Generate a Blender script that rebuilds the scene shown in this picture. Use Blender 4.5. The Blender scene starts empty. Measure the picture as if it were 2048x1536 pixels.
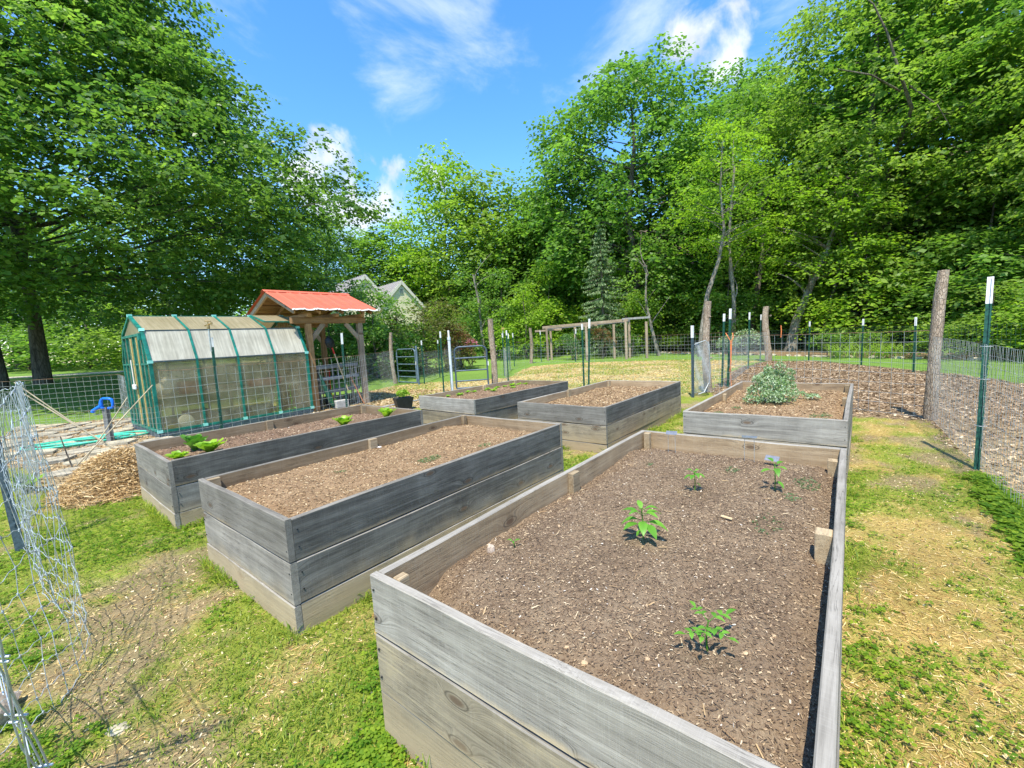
import bpy, math, random
import numpy as np
from mathutils import Vector, Matrix
R = math.radians
rng = np.random.default_rng(7)
random.seed(7)
S = bpy.context.scene
COL = S.collection

# ---------------------------------------------------------------- camera
cam_d = bpy.data.cameras.new('camera'); cam = bpy.data.objects.new('camera', cam_d); COL.objects.link(cam)
S.camera = cam
cam_d.sensor_width = 36; cam_d.lens = 36*860.8/2048
cam_d.clip_start = .03; cam_d.clip_end = 2000
p_, r_ = R(6.043), R(-3.2568)
Fw = Vector((0, math.cos(p_), -math.sin(p_))); U0 = Vector((0, math.sin(p_), math.cos(p_))); X0 = Vector((1, 0, 0))
Xc = math.cos(r_)*X0+math.sin(r_)*U0; Uc = -math.sin(r_)*X0+math.cos(r_)*U0
m = Matrix((Xc, Uc, -Fw)).transposed().to_4x4(); m.translation = (0, 0, 1.6)
cam.matrix_world = m

# ---------------------------------------------------------------- sun, sky, exposure
SUN_EL = 64
sdir = Vector((-.28, -1, 0)).normalized()*math.cos(R(SUN_EL)); sdir.z = math.sin(R(SUN_EL))
sl = bpy.data.lights.new('sun', 'SUN'); sl.energy = 3.4; sl.angle = R(.55); sl.color = (1, .94, .80)
so = bpy.data.objects.new('sun', sl); COL.objects.link(so)
so.rotation_euler = sdir.to_track_quat('Z', 'Y').to_euler()
S.view_settings.view_transform = 'Standard'; S.view_settings.look = 'None'; S.view_settings.gamma = 1
S.view_settings.use_curve_mapping = False
S.view_settings.exposure = 1.27
S.render.resolution_x = 1024; S.render.resolution_y = 768

class NT:
    """tiny node helper"""
    def __init__(s, tree): s.t = tree; s.n = tree.nodes; s.l = tree.links
    def new(s, ty, **kw):
        n = s.n.new(ty)
        for k, v in kw.items(): setattr(n, k, v)
        return n
    def put(s, sock, v):
        if isinstance(v, bpy.types.NodeSocket): s.l.new(v, sock)
        elif v is not None:
            if sock.type == 'RGBA' and hasattr(v, '__len__') and len(v) == 3: v = (*v, 1)
            sock.default_value = v
    def math(s, op, a, b=None, c=None, clamp=False):
        n = s.new('ShaderNodeMath', operation=op, use_clamp=clamp)
        for i, v in enumerate((a, b, c)):
            if v is not None: s.put(n.inputs[i], v)
        return n.outputs[0]
    def vmath(s, op, a, b=None):
        n = s.new('ShaderNodeVectorMath', operation=op)
        s.put(n.inputs[0], a)
        if b is not None: s.put(n.inputs[1], b)
        return n.outputs['Value'] if op in ('DOT_PRODUCT', 'LENGTH', 'DISTANCE') else n.outputs[0]
    def noise(s, vec, scale, detail=4, rough=.55, dist=0, out='Fac'):
        n = s.new('ShaderNodeTexNoise'); s.put(n.inputs['Vector'], vec)
        n.inputs['Scale'].default_value = scale; n.inputs['Detail'].default_value = detail
        n.inputs['Roughness'].default_value = rough; n.inputs['Distortion'].default_value = dist
        return n.outputs[out]
    def ramp(s, fac, stops, interp='LINEAR'):
        n = s.new('ShaderNodeValToRGB'); cr = n.color_ramp; cr.interpolation = interp
        while len(cr.elements) < len(stops): cr.elements.new(.5)
        for e, (p, c) in zip(cr.elements, stops):
            e.position = p
            if not hasattr(c, '__len__'): c = (c, c, c)
            e.color = (*c[:3], 1)
        s.put(n.inputs[0], fac)
        return n.outputs[0]
    def rng(s, v, a, b, c=0, d=1, smooth=False):
        n = s.new('ShaderNodeMapRange'); n.interpolation_type = 'SMOOTHSTEP' if smooth else 'LINEAR'
        for i, q in enumerate((v, a, b, c, d)): s.put(n.inputs[i], q)
        return n.outputs[0]
    def mix(s, f, a, b, mode='MIX'):
        n = s.new('ShaderNodeMix', data_type='RGBA', blend_type=mode)
        s.put(n.inputs[0], f); s.put(n.inputs[6], a); s.put(n.inputs[7], b)
        return n.outputs[2]
    def map(s, vec, scale=(1, 1, 1), loc=(0, 0, 0)):
        n = s.new('ShaderNodeMapping'); s.put(n.inputs[0], vec)
        n.inputs['Scale'].default_value = scale; s.put(n.inputs['Location'], loc)
        return n.outputs[0]
    def bump(s, h, strength=.5, dist=.01):
        n = s.new('ShaderNodeBump'); s.put(n.inputs['Height'], h)
        n.inputs['Strength'].default_value = strength; n.inputs['Distance'].default_value = dist
        return n.outputs[0]

world = bpy.data.worlds.new('World'); S.world = world; world.use_nodes = True
W = NT(world.node_tree); W.n.clear()
sky = W.new('ShaderNodeTexSky', sky_type='NISHITA'); sky.sun_disc = False
sky.sun_elevation = R(SUN_EL); sky.sun_rotation = math.atan2(sdir.x, sdir.y)
sky.air_density = 1.0; sky.dust_density = .3; sky.ozone_density = 2.5
tc = W.new('ShaderNodeTexCoord').outputs['Generated']
hs = W.new('ShaderNodeHueSaturation'); hs.inputs['Saturation'].default_value = 1.28; hs.inputs['Value'].default_value = 1.0
W.l.new(sky.outputs[0], hs.inputs['Color'])
sep = W.new('ShaderNodeSeparateXYZ'); W.put(sep.inputs[0], tc)
zc = W.math('MAXIMUM', sep.outputs[2], .06)
comb = W.new('ShaderNodeCombineXYZ')
W.put(comb.inputs[0], W.math('DIVIDE', sep.outputs[0], zc)); W.put(comb.inputs[1], W.math('DIVIDE', sep.outputs[1], zc))
def blob(d, cosr_in, cosr_out):
    v = Vector(d).normalized()
    return W.rng(W.vmath('DOT_PRODUCT', tc, tuple(v)), cosr_out, cosr_in, 0, 1, True)
def addm(*a):
    o = a[0]
    for q in a[1:]: o = W.math('MAXIMUM', o, q)
    return o
# high wispy cloud, drawn out in streaks on a flat layer
plane = comb.outputs[0]
w1 = W.noise(W.map(plane, (.80, .62, 1), (7.3, 2.9, 0)), 2.1, 11, .62, .55)
w2 = W.noise(W.map(plane, (1.6, .5, 1), (9.1, 4.2, 0)), 1.1, 3, .5, .6)
cirrus_zone = addm(blob((-.04, .80, .66), .980, .935), blob((.16, .80, .53), .996, .97), blob((-.62, .80, .50), .990, .955), blob((.62, .80, .58), .995, .95))
cz = W.math('ADD', W.math('MULTIPLY', cirrus_zone, .26), W.math('MULTIPLY', W.math('SUBTRACT', w2, .5), .25))
cir = W.rng(W.math('ADD', w1, cz), .70, 1.02, 0, .55, True)
# puffy fair-weather cloud low over the trees
c1 = W.noise(tc, 7.5, 9, .55, .25)
cum_zone = addm(blob((-.28, .91, .29), .9970, .984), blob((.40, .86, .54), .9992, .9925), blob((-.19, .93, .31), .9985, .992), blob((-.33, .89, .33), .9985, .991))
cum = W.rng(W.math('ADD', c1, W.math('MULTIPLY', cum_zone, .34)), .74, .90, 0, .88, True)
cshade = W.ramp(W.noise(tc, 12, 6, .6), [(.3, (2.2, 2.35, 2.6)), (.7, (3.6, 3.65, 3.75))])
c_sky = W.mix(cir, hs.outputs[0], (3.7, 3.9, 4.2))
c_sky = W.mix(cum, c_sky, cshade)
bg = W.new('ShaderNodeBackground'); bg.inputs['Strength'].default_value = .15
W.put(bg.inputs['Color'], c_sky)
W.l.new(bg.outputs[0], W.new('ShaderNodeOutputWorld').inputs[0])

# ---------------------------------------------------------------- materials
def mat(name):
    mt = bpy.data.materials.new(name); mt.use_nodes = True
    N = NT(mt.node_tree); N.n.clear()
    out = N.new('ShaderNodeOutputMaterial'); b = N.new('ShaderNodeBsdfPrincipled')
    N.l.new(b.outputs[0], out.inputs[0]); b.inputs['Roughness'].default_value = .8
    b.inputs['Specular IOR Level'].default_value = .25
    return mt, N, b, out
def simple(name, c, rough=.7, var=.15, scale=20, metal=0, bump=.0, spec=.3):
    mt, N, b, _ = mat(name)
    co = N.new('ShaderNodeTexCoord').outputs['Object']
    n = N.noise(co, scale, 5, .6)
    lo = tuple(max(0, x*(1-var*2)) for x in c); hi = tuple(min(1, x*(1+var)) for x in c)
    N.put(b.inputs['Base Color'], N.ramp(n, [(.3, lo), (.65, hi)]))
    b.inputs['Roughness'].default_value = rough; b.inputs['Metallic'].default_value = metal
    b.inputs['Specular IOR Level'].default_value = spec
    if bump: N.put(b.inputs['Normal'], N.bump(n, bump, .01))
    return mt
def board_mat(name, stops, knotcol, splash=True, gscale=1.0, rough=.85):
    """sawn board: grain runs along local X and flows round knots"""
    mt, N, b, _ = mat(name)
    oc = N.new('ShaderNodeTexCoord').outputs['Object']
    rnd = N.new('ShaderNodeObjectInfo').outputs['Random']
    off = N.new('ShaderNodeCombineXYZ')
    N.put(off.inputs[0], N.math('MULTIPLY', rnd, 37.)); N.put(off.inputs[1], N.math('MULTIPLY', rnd, 11.)); N.put(off.inputs[2], N.math('MULTIPLY', rnd, 91.))
    v = N.vmath('ADD', oc, off.outputs[0])
    vo = N.new('ShaderNodeTexVoronoi'); vo.feature = 'F1'; vo.voronoi_dimensions = '2D'
    sp = N.new('ShaderNodeSeparateXYZ'); N.put(sp.inputs[0], v)
    kc = N.new('ShaderNodeCombineXYZ'); N.put(kc.inputs[0], N.math('MULTIPLY', sp.outputs[0], 2.0)); N.put(kc.inputs[1], N.math('MULTIPLY', sp.outputs[2], 5.0))
    N.put(vo.inputs['Vector'], kc.outputs[0]); vo.inputs['Scale'].default_value = 1.15
    d = vo.outputs['Distance']
    cs = N.new('ShaderNodeSeparateColor'); N.put(cs.inputs[0], vo.outputs['Color'])
    keep = N.math('GREATER_THAN', cs.outputs[0], .70)
    e = N.math('MULTIPLY', N.math('POWER', 2.718, N.math('MULTIPLY', N.math('MULTIPLY', d, d), -22.)), keep)
    zz = N.math('ADD', sp.outputs[2], N.math('MULTIPLY', e, .055))
    gc = N.new('ShaderNodeCombineXYZ')
    N.put(gc.inputs[0], N.math('MULTIPLY', sp.outputs[0], 1.4)); N.put(gc.inputs[1], N.math('MULTIPLY', sp.outputs[1], 26)); N.put(gc.inputs[2], N.math('MULTIPLY', zz, 34*gscale))
    g1 = N.noise(gc.outputs[0], 1.0, 5, .62, .5)
    g3c = N.new('ShaderNodeCombineXYZ')
    N.put(g3c.inputs[0], N.math('MULTIPLY', sp.outputs[0], 5.)); N.put(g3c.inputs[1], N.math('MULTIPLY', sp.outputs[1], 90)); N.put(g3c.inputs[2], N.math('MULTIPLY', zz, 190*gscale))
    g3 = N.noise(g3c.outputs[0], 1.0, 3, .6)
    blot = N.noise(v, 3.2, 6, .65, .4)
    fac = N.math('ADD', N.math('MULTIPLY', g1, .42), N.math('ADD', N.math('MULTIPLY', blot, .34), N.math('MULTIPLY', g3, .26)))
    col = N.ramp(fac, stops)
    col = N.mix(N.rng(g3, .58, .72, 0, .45), col, (.05, .045, .04))
    ck = N.new('ShaderNodeCombineXYZ'); N.put(ck.inputs[0], N.math('MULTIPLY', sp.outputs[0], 2.2)); N.put(ck.inputs[1], N.math('MULTIPLY', sp.outputs[1], 60)); N.put(ck.inputs[2], N.math('MULTIPLY', zz, 85*gscale))
    cr_ = N.noise(ck.outputs[0], 1.0, 4, .55, .3)
    crack = N.math('MULTIPLY', N.rng(N.math('ABSOLUTE', N.math('SUBTRACT', cr_, .5)), .0, .022, 1, 0), N.rng(N.noise(v, 4, 3, .6), .42, .58, .15, 1))
    col = N.mix(N.math('MULTIPLY', crack, .62), col, (.045, .040, .034))
    saw = N.noise(N.map(v, (260, 4, 9)), 1.0, 2, .5)
    col = N.mix(N.rng(saw, .55, .7, 0, .07), col, (.55, .53, .49))
    if splash:
        so2 = N.new('ShaderNodeSeparateXYZ'); N.put(so2.inputs[0], oc)
        ed = N.math('ADD', so2.outputs[2], N.math('MULTIPLY', N.noise(v, 6, 5, .65), .075))
        col = N.mix(N.math('MULTIPLY', N.rng(ed, -.088, -.055, .62, 0, True), N.rng(N.noise(v, 1.3, 3, .5), .42, .60, 0, 1)), col, (.44, .335, .20))
    scuff = N.noise(N.map(v, (6, 12, 12)), 2.8, 10, .8)
    col = N.mix(N.rng(scuff, .62, .74, 0, .38), col, (.50, .49, .46))
    col = N.mix(N.math('MULTIPLY', N.rng(d, .05, .115, .85, 0, True), keep), col, knotcol)
    col = N.mix(N.math('MULTIPLY', N.rng(N.math('ABSOLUTE', N.math('SUBTRACT', d, .125)), 0, .022, .7, 0), keep), col, (.04, .032, .026))
    br = N.rng(rnd, 0, 1, .72, 1.30)
    col = N.mix(1, col, N.new('ShaderNodeCombineColor').outputs[0], 'MULTIPLY') if False else col
    hv = N.new('ShaderNodeHueSaturation'); N.put(hv.inputs['Value'], br); N.put(hv.inputs['Color'], col); col = hv.outputs[0]
    if splash:   # soil splashed up the lowest boards
        gz = N.new('ShaderNodeNewGeometry').outputs['Position']
        s2 = N.new('ShaderNodeSeparateXYZ'); N.put(s2.inputs[0], gz)
        hz = N.math('ADD', s2.outputs[2], N.math('MULTIPLY', N.noise(gz, 5, 5, .6), -.26))
        col = N.mix(N.rng(hz, -.08, .16, .75, 0, True), col, (.40, .305, .185))
    N.put(b.inputs['Base Color'], col); b.inputs['Roughness'].default_value = rough
    h = N.math('SUBTRACT', N.math('ADD', N.math('MULTIPLY', g1, .6), N.math('MULTIPLY', g3, .6)), N.math('MULTIPLY', crack, .6))
    N.put(b.inputs['Normal'], N.bump(h, .45, .004))
    return mt
M = {}
M['wood_grey'] = board_mat('weathered_grey_wood', [(.36, (.125, .112, .096)), (.48, (.215, .195, .168)), (.58, (.30, .274, .238)), (.72, (.46, .425, .37))], (.13, .085, .055))
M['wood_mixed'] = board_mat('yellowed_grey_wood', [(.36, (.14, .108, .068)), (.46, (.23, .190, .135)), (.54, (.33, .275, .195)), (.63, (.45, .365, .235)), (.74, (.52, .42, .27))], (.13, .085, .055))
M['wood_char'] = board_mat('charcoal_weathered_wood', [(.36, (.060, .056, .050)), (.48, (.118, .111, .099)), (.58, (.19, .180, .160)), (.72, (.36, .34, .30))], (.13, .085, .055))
M['wood_tan'] = board_mat('weathered_tan_wood', [(.36, (.17, .115, .066)), (.50, (.29, .208, .122)), (.62, (.38, .285, .178)), (.74, (.47, .38, .26))], (.10, .06, .035))
M['wood_top'] = board_mat('pale_board_edge', [(.36, (.14, .128, .108)), (.5, (.235, .215, .185)), (.65, (.33, .305, .265))], (.2, .17, .14), False)
M['cedar'] = board_mat('warm_post_wood', [(.36, (.18, .095, .040)), (.50, (.34, .19, .085)), (.62, (.46, .29, .15)), (.74, (.55, .40, .25))], (.12, .06, .03), False)
M['cedar_grey'] = board_mat('greyed_post_wood', [(.36, (.17, .125, .09)), (.50, (.30, .225, .16)), (.62, (.40, .32, .24)), (.74, (.5, .43, .35))], (.12, .07, .04), False)
M['rail_wood'] = board_mat('grey_rail_wood', [(.36, (.10, .10, .105)), (.5, (.22, .22, .22)), (.65, (.36, .35, .34))], (.1, .08, .06), False)
M['stake_wood'] = board_mat('pale_stake_wood', [(.36, (.20, .14, .08)), (.50, (.32, .24, .145)), (.62, (.42, .33, .21)), (.74, (.50, .42, .30))], (.2, .12, .06), False)
M['tpost'] = simple('green_post_paint', (.018, .085, .058), .5, .3, 30)
M['tpost_grey'] = simple('bluish_post_paint', (.06, .09, .11), .5, .3, 30)
M['white_cap'] = simple('white_post_paint', (.74, .73, .72), .55, .07, 30)
M['wire'] = simple('galvanised_wire', (.42, .44, .43), .5, .15, 8, .35)
M['wire_rust'] = simple('rusty_wire', (.27, .17, .11), .7, .3, 8, .2)
M['wire_bright'] = simple('bright_galvanised_wire', (.50, .54, .56), .4, .2, 12, .45)
M['wire_green'] = simple('green_coated_wire', (.04, .10, .07), .6, .2, 8)
M['gate_paint'] = simple('blue_grey_gate_paint', (.13, .19, .24), .45, .2, 8, .2)
M['gate_dark'] = simple('dark_blue_gate_paint', (.07, .10, .14), .45, .2, 8, .2)
M['pvc'] = simple('pale_plastic_pipe', (.55, .60, .64), .45, .06, 6)
M['gh_green'] = simple('green_greenhouse_frame', (.010, .165, .125), .42, .25, 9)
M['gh_pale'] = simple('pale_green_joint', (.25, .62, .55), .4, .1, 9)
M['terracotta'] = simple('terracotta', (.40, .16, .075), .8, .2, 15)
M['white_plastic'] = simple('white_plastic', (.72, .73, .72), .45, .06, 6)
M['grey_sack'] = simple('pale_sack_cloth', (.60, .58, .53), .8, .12, 9)
M['blue_plastic'] = simple('bright_blue_plastic', (.010, .16, .72), .35, .12, 9)
M['hose'] = simple('mint_green_hose', (.06, .50, .34), .4, .15, 9)
M['black_plastic'] = simple('black_plastic', (.018, .02, .024), .5, .2, 9)
M['steel_dark'] = simple('dark_tool_steel', (.035, .038, .04), .5, .3, 12, .4)
M['red_paint'] = simple('red_paint', (.55, .03, .02), .45, .1, 12)
M['handle'] = simple('pale_tool_handle', (.55, .42, .26), .6, .12, 12)
M['orange_cord'] = simple('orange_cord', (.75, .22, .07), .6, .1, 12)
M['cane'] = simple('bamboo_cane', (.48, .40, .27), .6, .2, 5)
M['stone'] = simple('flagstone', (.34, .30, .225), .85, .25, 4, bump=.4)
M['stone_pale'] = simple('pale_edging_stone', (.40, .35, .25), .9, .2, 5, bump=.4)
M['concrete'] = simple('concrete_block', (.40, .39, .37), .9, .15, 12, bump=.3)
M['house_wall'] = simple('cream_siding', (.70, .63, .44), .8, .04, 3)
M['house_trim'] = simple('pale_trim', (.66, .62, .54), .7, .04, 3)
M['vent_dark'] = simple('dark_louvre', (.12, .12, .11), .7, .1, 3)
M['drip'] = simple('bleached_tin_edge', (.74, .70, .66), .5, .1, 6)
M['brass'] = simple('brass_fitting', (.40, .27, .12), .4, .2, 20, .7)
M['rock_tan'] = simple('tan_pebble', (.50, .36, .22), .9, .2, 30)
M['bleached'] = simple('bleached_wood_chunk', (.48, .38, .29), .9, .2, 40, bump=.5)

def roof_mat(name, lo, hi, stain, axis):
    mt, N, b, _ = mat(name)
    oc = N.new('ShaderNodeTexCoord').outputs['Object']
    n = N.noise(oc, 1.6, 6, .6, .5); n2 = N.noise(N.map(oc, (9, .8, .8) if axis == 'x' else (.8, 9, .8)), 1.5, 4, .6)
    c = N.mix(n, lo, hi); c = N.mix(N.rng(n2, .56, .72, 0, .55), c, stain)
    N.put(b.inputs['Base Color'], c); b.inputs['Roughness'].default_value = .55
    return mt
M['red_roof'] = roof_mat('faded_red_roof_paint', (.60, .090, .048), (.53, .15, .09), (.34, .10, .05), 'x')
M['tin'] = roof_mat('grey_metal_roof', (.30, .28, .27), (.40, .37, .36), (.25, .23, .22), 'x')

def panel_mat(name, c1, c2, clear, streak=(26, 1.6, 1.6)):
    """twin-wall plastic: partly clear, partly milky, streaked with algae"""
    mt, N, b, out = mat(name)
    oc = N.new('ShaderNodeTexCoord').outputs['Object']
    s = N.noise(N.map(oc, streak), 1.0, 6, .6); n = N.noise(oc, 2.2, 5, .6)
    f = N.math('ADD', N.math('MULTIPLY', s, .6), N.math('MULTIPLY', n, .4))
    col = N.ramp(f, [(.32, c1), (.62, c2)])
    N.put(b.inputs['Base Color'], col); b.inputs['Roughness'].default_value = .28; b.inputs['Specular IOR Level'].default_value = .5
    tr = N.new('ShaderNodeBsdfTranslucent'); N.put(tr.inputs[0], col)
    tp = N.new('ShaderNodeBsdfTransparent'); tp.inputs[0].default_value = (.93, .91, .82, 1)
    m1 = N.new('ShaderNodeMixShader'); m1.inputs[0].default_value = .45
    N.l.new(b.outputs[0], m1.inputs[1]); N.l.new(tr.outputs[0], m1.inputs[2])
    m2 = N.new('ShaderNodeMixShader'); N.put(m2.inputs[0], N.rng(f, .35, .62, clear+.10, clear-.10))
    N.l.new(m1.outputs[0], m2.inputs[1]); N.l.new(tp.outputs[0], m2.inputs[2])
    N.l.new(m2.outputs[0], out.inputs[0])
    return mt
M['panel_top'] = panel_mat('tan_clear_panel', (.42, .36, .22), (.56, .49, .33), .16)
M['panel_slope'] = panel_mat('milky_streaked_panel', (.50, .47, .38), (.76, .73, .63), .14)
M['panel_wall'] = panel_mat('hazy_wall_panel', (.30, .27, .18), (.60, .56, .43), .70, (3, 3, 2))

def leaf_mat(name, dark, light, transl=.56, rough=.5, spec=.35):
    mt, N, b, out = mat(name)
    a = N.new('ShaderNodeAttribute'); a.attribute_name = 'v'
    col = N.ramp(a.outputs['Fac'], [(0, dark), (.65, tuple((x+y)/2 for x, y in zip(dark, light))), (1, light)])
    N.put(b.inputs['Base Color'], col); b.inputs['Roughness'].default_value = rough; b.inputs['Specular IOR Level'].default_value = spec
    tr = N.new('ShaderNodeBsdfTranslucent')
    N.put(tr.inputs[0], N.mix(1, col, (1.08, 1.22, .62, 1), 'MULTIPLY'))
    m1 = N.new('ShaderNodeMixShader'); m1.inputs[0].default_value = transl
    N.l.new(b.outputs[0], m1.inputs[1]); N.l.new(tr.outputs[0], m1.inputs[2]); N.l.new(m1.outputs[0], out.inputs[0])
    return mt
L = {}
L['cherry'] = leaf_mat('cherry_leaf', (.060, .150, .030), (.31, .46, .095), .56, .38, .5)
L['maple'] = leaf_mat('maple_leaf', (.085, .185, .032), (.31, .47, .080), .58, .42, .45)
L['lime'] = leaf_mat('bright_leaf', (.17, .30, .026), (.40, .56, .060), .58)
L['olive'] = leaf_mat('olive_leaf', (.14, .235, .038), (.36, .49, .085), .58)
L['dark'] = leaf_mat('dark_leaf', (.080, .185, .034), (.28, .45, .080), .58, .42, .45)
L['spruce'] = leaf_mat('spruce_needle', (.09, .16, .06), (.28, .38, .17), .3)
L['bronze'] = leaf_mat('bronze_olive_leaf', (.085, .10, .028), (.24, .24, .075))
L['brown'] = leaf_mat('dry_brown_leaf', (.16, .075, .035), (.34, .19, .09))
L['lettuce'] = leaf_mat('lettuce_leaf', (.13, .30, .020), (.36, .55, .045), .4, .4)
L['seedling'] = leaf_mat('pepper_leaf', (.085, .26, .025), (.19, .43, .05), .4, .4)
L['grey_green'] = leaf_mat('grey_green_leaf', (.13, .25, .060), (.55, .62, .46), .35, .6)
L['clover'] = leaf_mat('clover_leaf', (.095, .22, .015), (.33, .45, .035))
L['grass'] = leaf_mat('grass_blade', (.13, .23, .020), (.46, .50, .080))
L['pink'] = leaf_mat('pink_petal', (.55, .09, .22), (.80, .40, .52), .3)
L['weed'] = leaf_mat('bluish_weed', (.085, .18, .070), (.20, .33, .15))
def chip_mat(name, stops, rough=.85):
    mt, N, b, _ = mat(name)
    a = N.new('ShaderNodeAttribute'); a.attribute_name = 'v'
    N.put(b.inputs['Base Color'], N.ramp(a.outputs['Fac'], stops)); b.inputs['Roughness'].default_value = rough
    return mt
M['straw'] = chip_mat('dry_straw', [(0, (.20, .11, .035)), (.4, (.42, .26, .08)), (.8, (.56, .40, .15)), (1, (.66, .55, .30))])
M['pile'] = chip_mat('straw_pile_stalks', [(0, (.22, .13, .055)), (.4, (.42, .28, .13)), (.8, (.66, .46, .21)), (1, (.80, .66, .42))])
M['chips_dark'] = chip_mat('compost_chips', [(0, (.085, .055, .036)), (.45, (.20, .135, .085)), (.75, (.33, .235, .145)), (.93, (.46, .35, .22)), (.99, (.56, .46, .34)), (1, (.70, .66, .60))])
M['chips_tan'] = chip_mat('bark_chips_tan', [(0, (.12, .075, .04)), (.4, (.28, .18, .095)), (.8, (.44, .31, .165)), (1, (.58, .47, .31))])
M['litter'] = chip_mat('walkway_litter', [(0, (.13, .085, .04)), (.35, (.32, .22, .11)), (.7, (.50, .37, .18)), (1, (.68, .56, .36))])
M['mulch'] = chip_mat('mulch_chips', [(0, (.13, .083, .050)), (.45, (.25, .168, .100)), (.8, (.34, .24, .145)), (1, (.50, .40, .27))])

def soil_mat(name, a, b_, c):
    mt, N, b, _ = mat(name)
    g = N.new('ShaderNodeNewGeometry').outputs['Position']
    n1 = N.noise(g, 3.2, 6, .65); n2 = N.noise(g, 55, 5, .7); n3 = N.noise(g, 160, 3, .7)
    f = N.math('ADD', N.math('MULTIPLY', n1, .4), N.math('ADD', N.math('MULTIPLY', n2, .4), N.math('MULTIPLY', n3, .3)))
    N.put(b.inputs['Base Color'], N.ramp(f, [(.38, a), (.54, b_), (.72, c)])); b.inputs['Roughness'].default_value = .95
    N.put(b.inputs['Normal'], N.bump(N.math('ADD', n2, n3), .9, .012))
    return mt
M['soil_dark'] = soil_mat('dark_compost_soil', (.100, .068, .043), (.225, .157, .100), (.345, .262, .172))
M['soil_brown'] = soil_mat('brown_soil', (.085, .052, .034), (.20, .125, .078), (.34, .225, .14))
M['soil_tan'] = soil_mat('tan_soil', (.135, .083, .045), (.29, .185, .100), (.42, .29, .17))

def bark_mat(name, a, b_, c, sc=1.0):
    mt, N, b, _ = mat(name)
    g = N.new('ShaderNodeTexCoord').outputs['Object']
    n1 = N.noise(N.map(g, (1, 1, .22)), 14*sc, 7, .68, .6); n2 = N.noise(g, 2.5*sc, 4, .6)
    vo = N.new('ShaderNodeTexVoronoi'); vo.feature = 'DISTANCE_TO_EDGE'; N.put(vo.inputs['Vector'], N.map(g, (1, 1, .3))); vo.inputs['Scale'].default_value = 24*sc
    cr = N.rng(vo.outputs['Distance'], 0, .12, 0, 1)
    f = N.math('ADD', N.math('MULTIPLY', n1, .6), N.math('MULTIPLY', n2, .4))
    col = N.ramp(f, [(.36, a), (.52, b_), (.68, c)])
    col = N.mix(N.rng(cr, 0, 1, .6, 0), col, tuple(x*.35 for x in a))
    N.put(b.inputs['Base Color'], col); b.inputs['Roughness'].default_value = .95
    N.put(b.inputs['Normal'], N.bump(N.math('ADD', n1, N.math('MULTIPLY', cr, .4)), .9, .02))
    return mt
M['bark_post'] = bark_mat('lichened_post_bark', (.21, .150, .105), (.40, .31, .23), (.58, .51, .41), 1.9)
M['bark'] = bark_mat('grey_bark', (.050, .042, .034), (.14, .12, .095), (.27, .25, .21), .5)
M['bark_pale'] = bark_mat('pale_bark', (.11, .095, .075), (.27, .24, .20), (.44, .41, .36), .5)
M['end_grain'] = simple('cut_end_grain', (.52, .43, .31), .9, .15, 40)

# ---------------------------------------------------------------- mesh helpers
def fbm(x, y, s=1.0, seed=0, oct=4):
    """smooth value noise, about 0..1"""
    x = np.asarray(x, float)*s; y = np.asarray(y, float)*s; o = 0; a = .5; t = 0
    for k in range(oct):
        xi = np.floor(x); yi = np.floor(y); fx = x-xi; fy = y-yi
        fx = fx*fx*(3-2*fx); fy = fy*fy*(3-2*fy)
        def h(i, j):
            q = np.sin(i*127.1+j*311.7+(seed+k)*74.7)*43758.5453
            return q-np.floor(q)
        v = (h(xi, yi)*(1-fx)+h(xi+1, yi)*fx)*(1-fy)+(h(xi, yi+1)*(1-fx)+h(xi+1, yi+1)*fx)*fy
        o = o+a*v; t += a; a *= .5; x = x*2.03+5.1; y = y*2.03+1.7
    return o/t
def sst(v, a, b):
    t = np.clip((v-a)/(b-a), 0, 1); return t*t*(3-2*t)
def hgt(x, y):
    """terrain height: flat garden, a rise on the left, a wooded hill on the right"""
    x = np.asarray(x, float); y = np.asarray(y, float)
    d = -.75*x+.66*y
    h = .85*sst(d, 16.8, 25.5)*sst(-x, 6, 13)
    r = np.hypot(x, y)
    h = h+.013*np.clip(r-26, 0, 70)
    q = .75*x+.66*y
    h = h+.42*np.clip(q-31, 0, 60)*sst(x, 3, 15)
    return h+.012*(fbm(x, y, 1.1, 3)-.5)*np.clip(r/3, 0, 1)
def hz(x, y): return float(hgt(x, y))
def link(name, me, parent=None):
    o = bpy.data.objects.new(name, me); COL.objects.link(o)
    if parent is not None: o.parent = parent
    return o
def np_mesh(name, V, F, mats, attr=None, smooth=False, mi=None):
    me = bpy.data.meshes.new(name); V = np.asarray(V, np.float32); F = np.asarray(F, np.int32)
    k = F.shape[1]; n = len(F)
    me.vertices.add(len(V)); me.vertices.foreach_set('co', V.ravel())
    me.loops.add(n*k); me.loops.foreach_set('vertex_index', F.ravel())
    me.polygons.add(n); me.polygons.foreach_set('loop_start', np.arange(0, n*k, k, dtype=np.int32))
    try: me.polygons.foreach_set('loop_total', np.full(n, k, np.int32))
    except Exception: pass
    if mi is not None: me.polygons.foreach_set('material_index', np.asarray(mi, np.int32))
    if smooth: me.polygons.foreach_set('use_smooth', np.ones(n, bool))
    for m_ in (mats if isinstance(mats, (list, tuple)) else [mats]): me.materials.append(m_)
    me.update(calc_edges=True)
    if attr is not None:
        if attr.ndim == 1:
            a = me.attributes.new('v', 'FLOAT', 'POINT'); a.data.foreach_set('value', attr.astype(np.float32))
        else:
            a = me.attributes.new('ground_col', 'FLOAT_COLOR', 'POINT'); a.data.foreach_set('color', attr.astype(np.float32).ravel())
    return me
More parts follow.
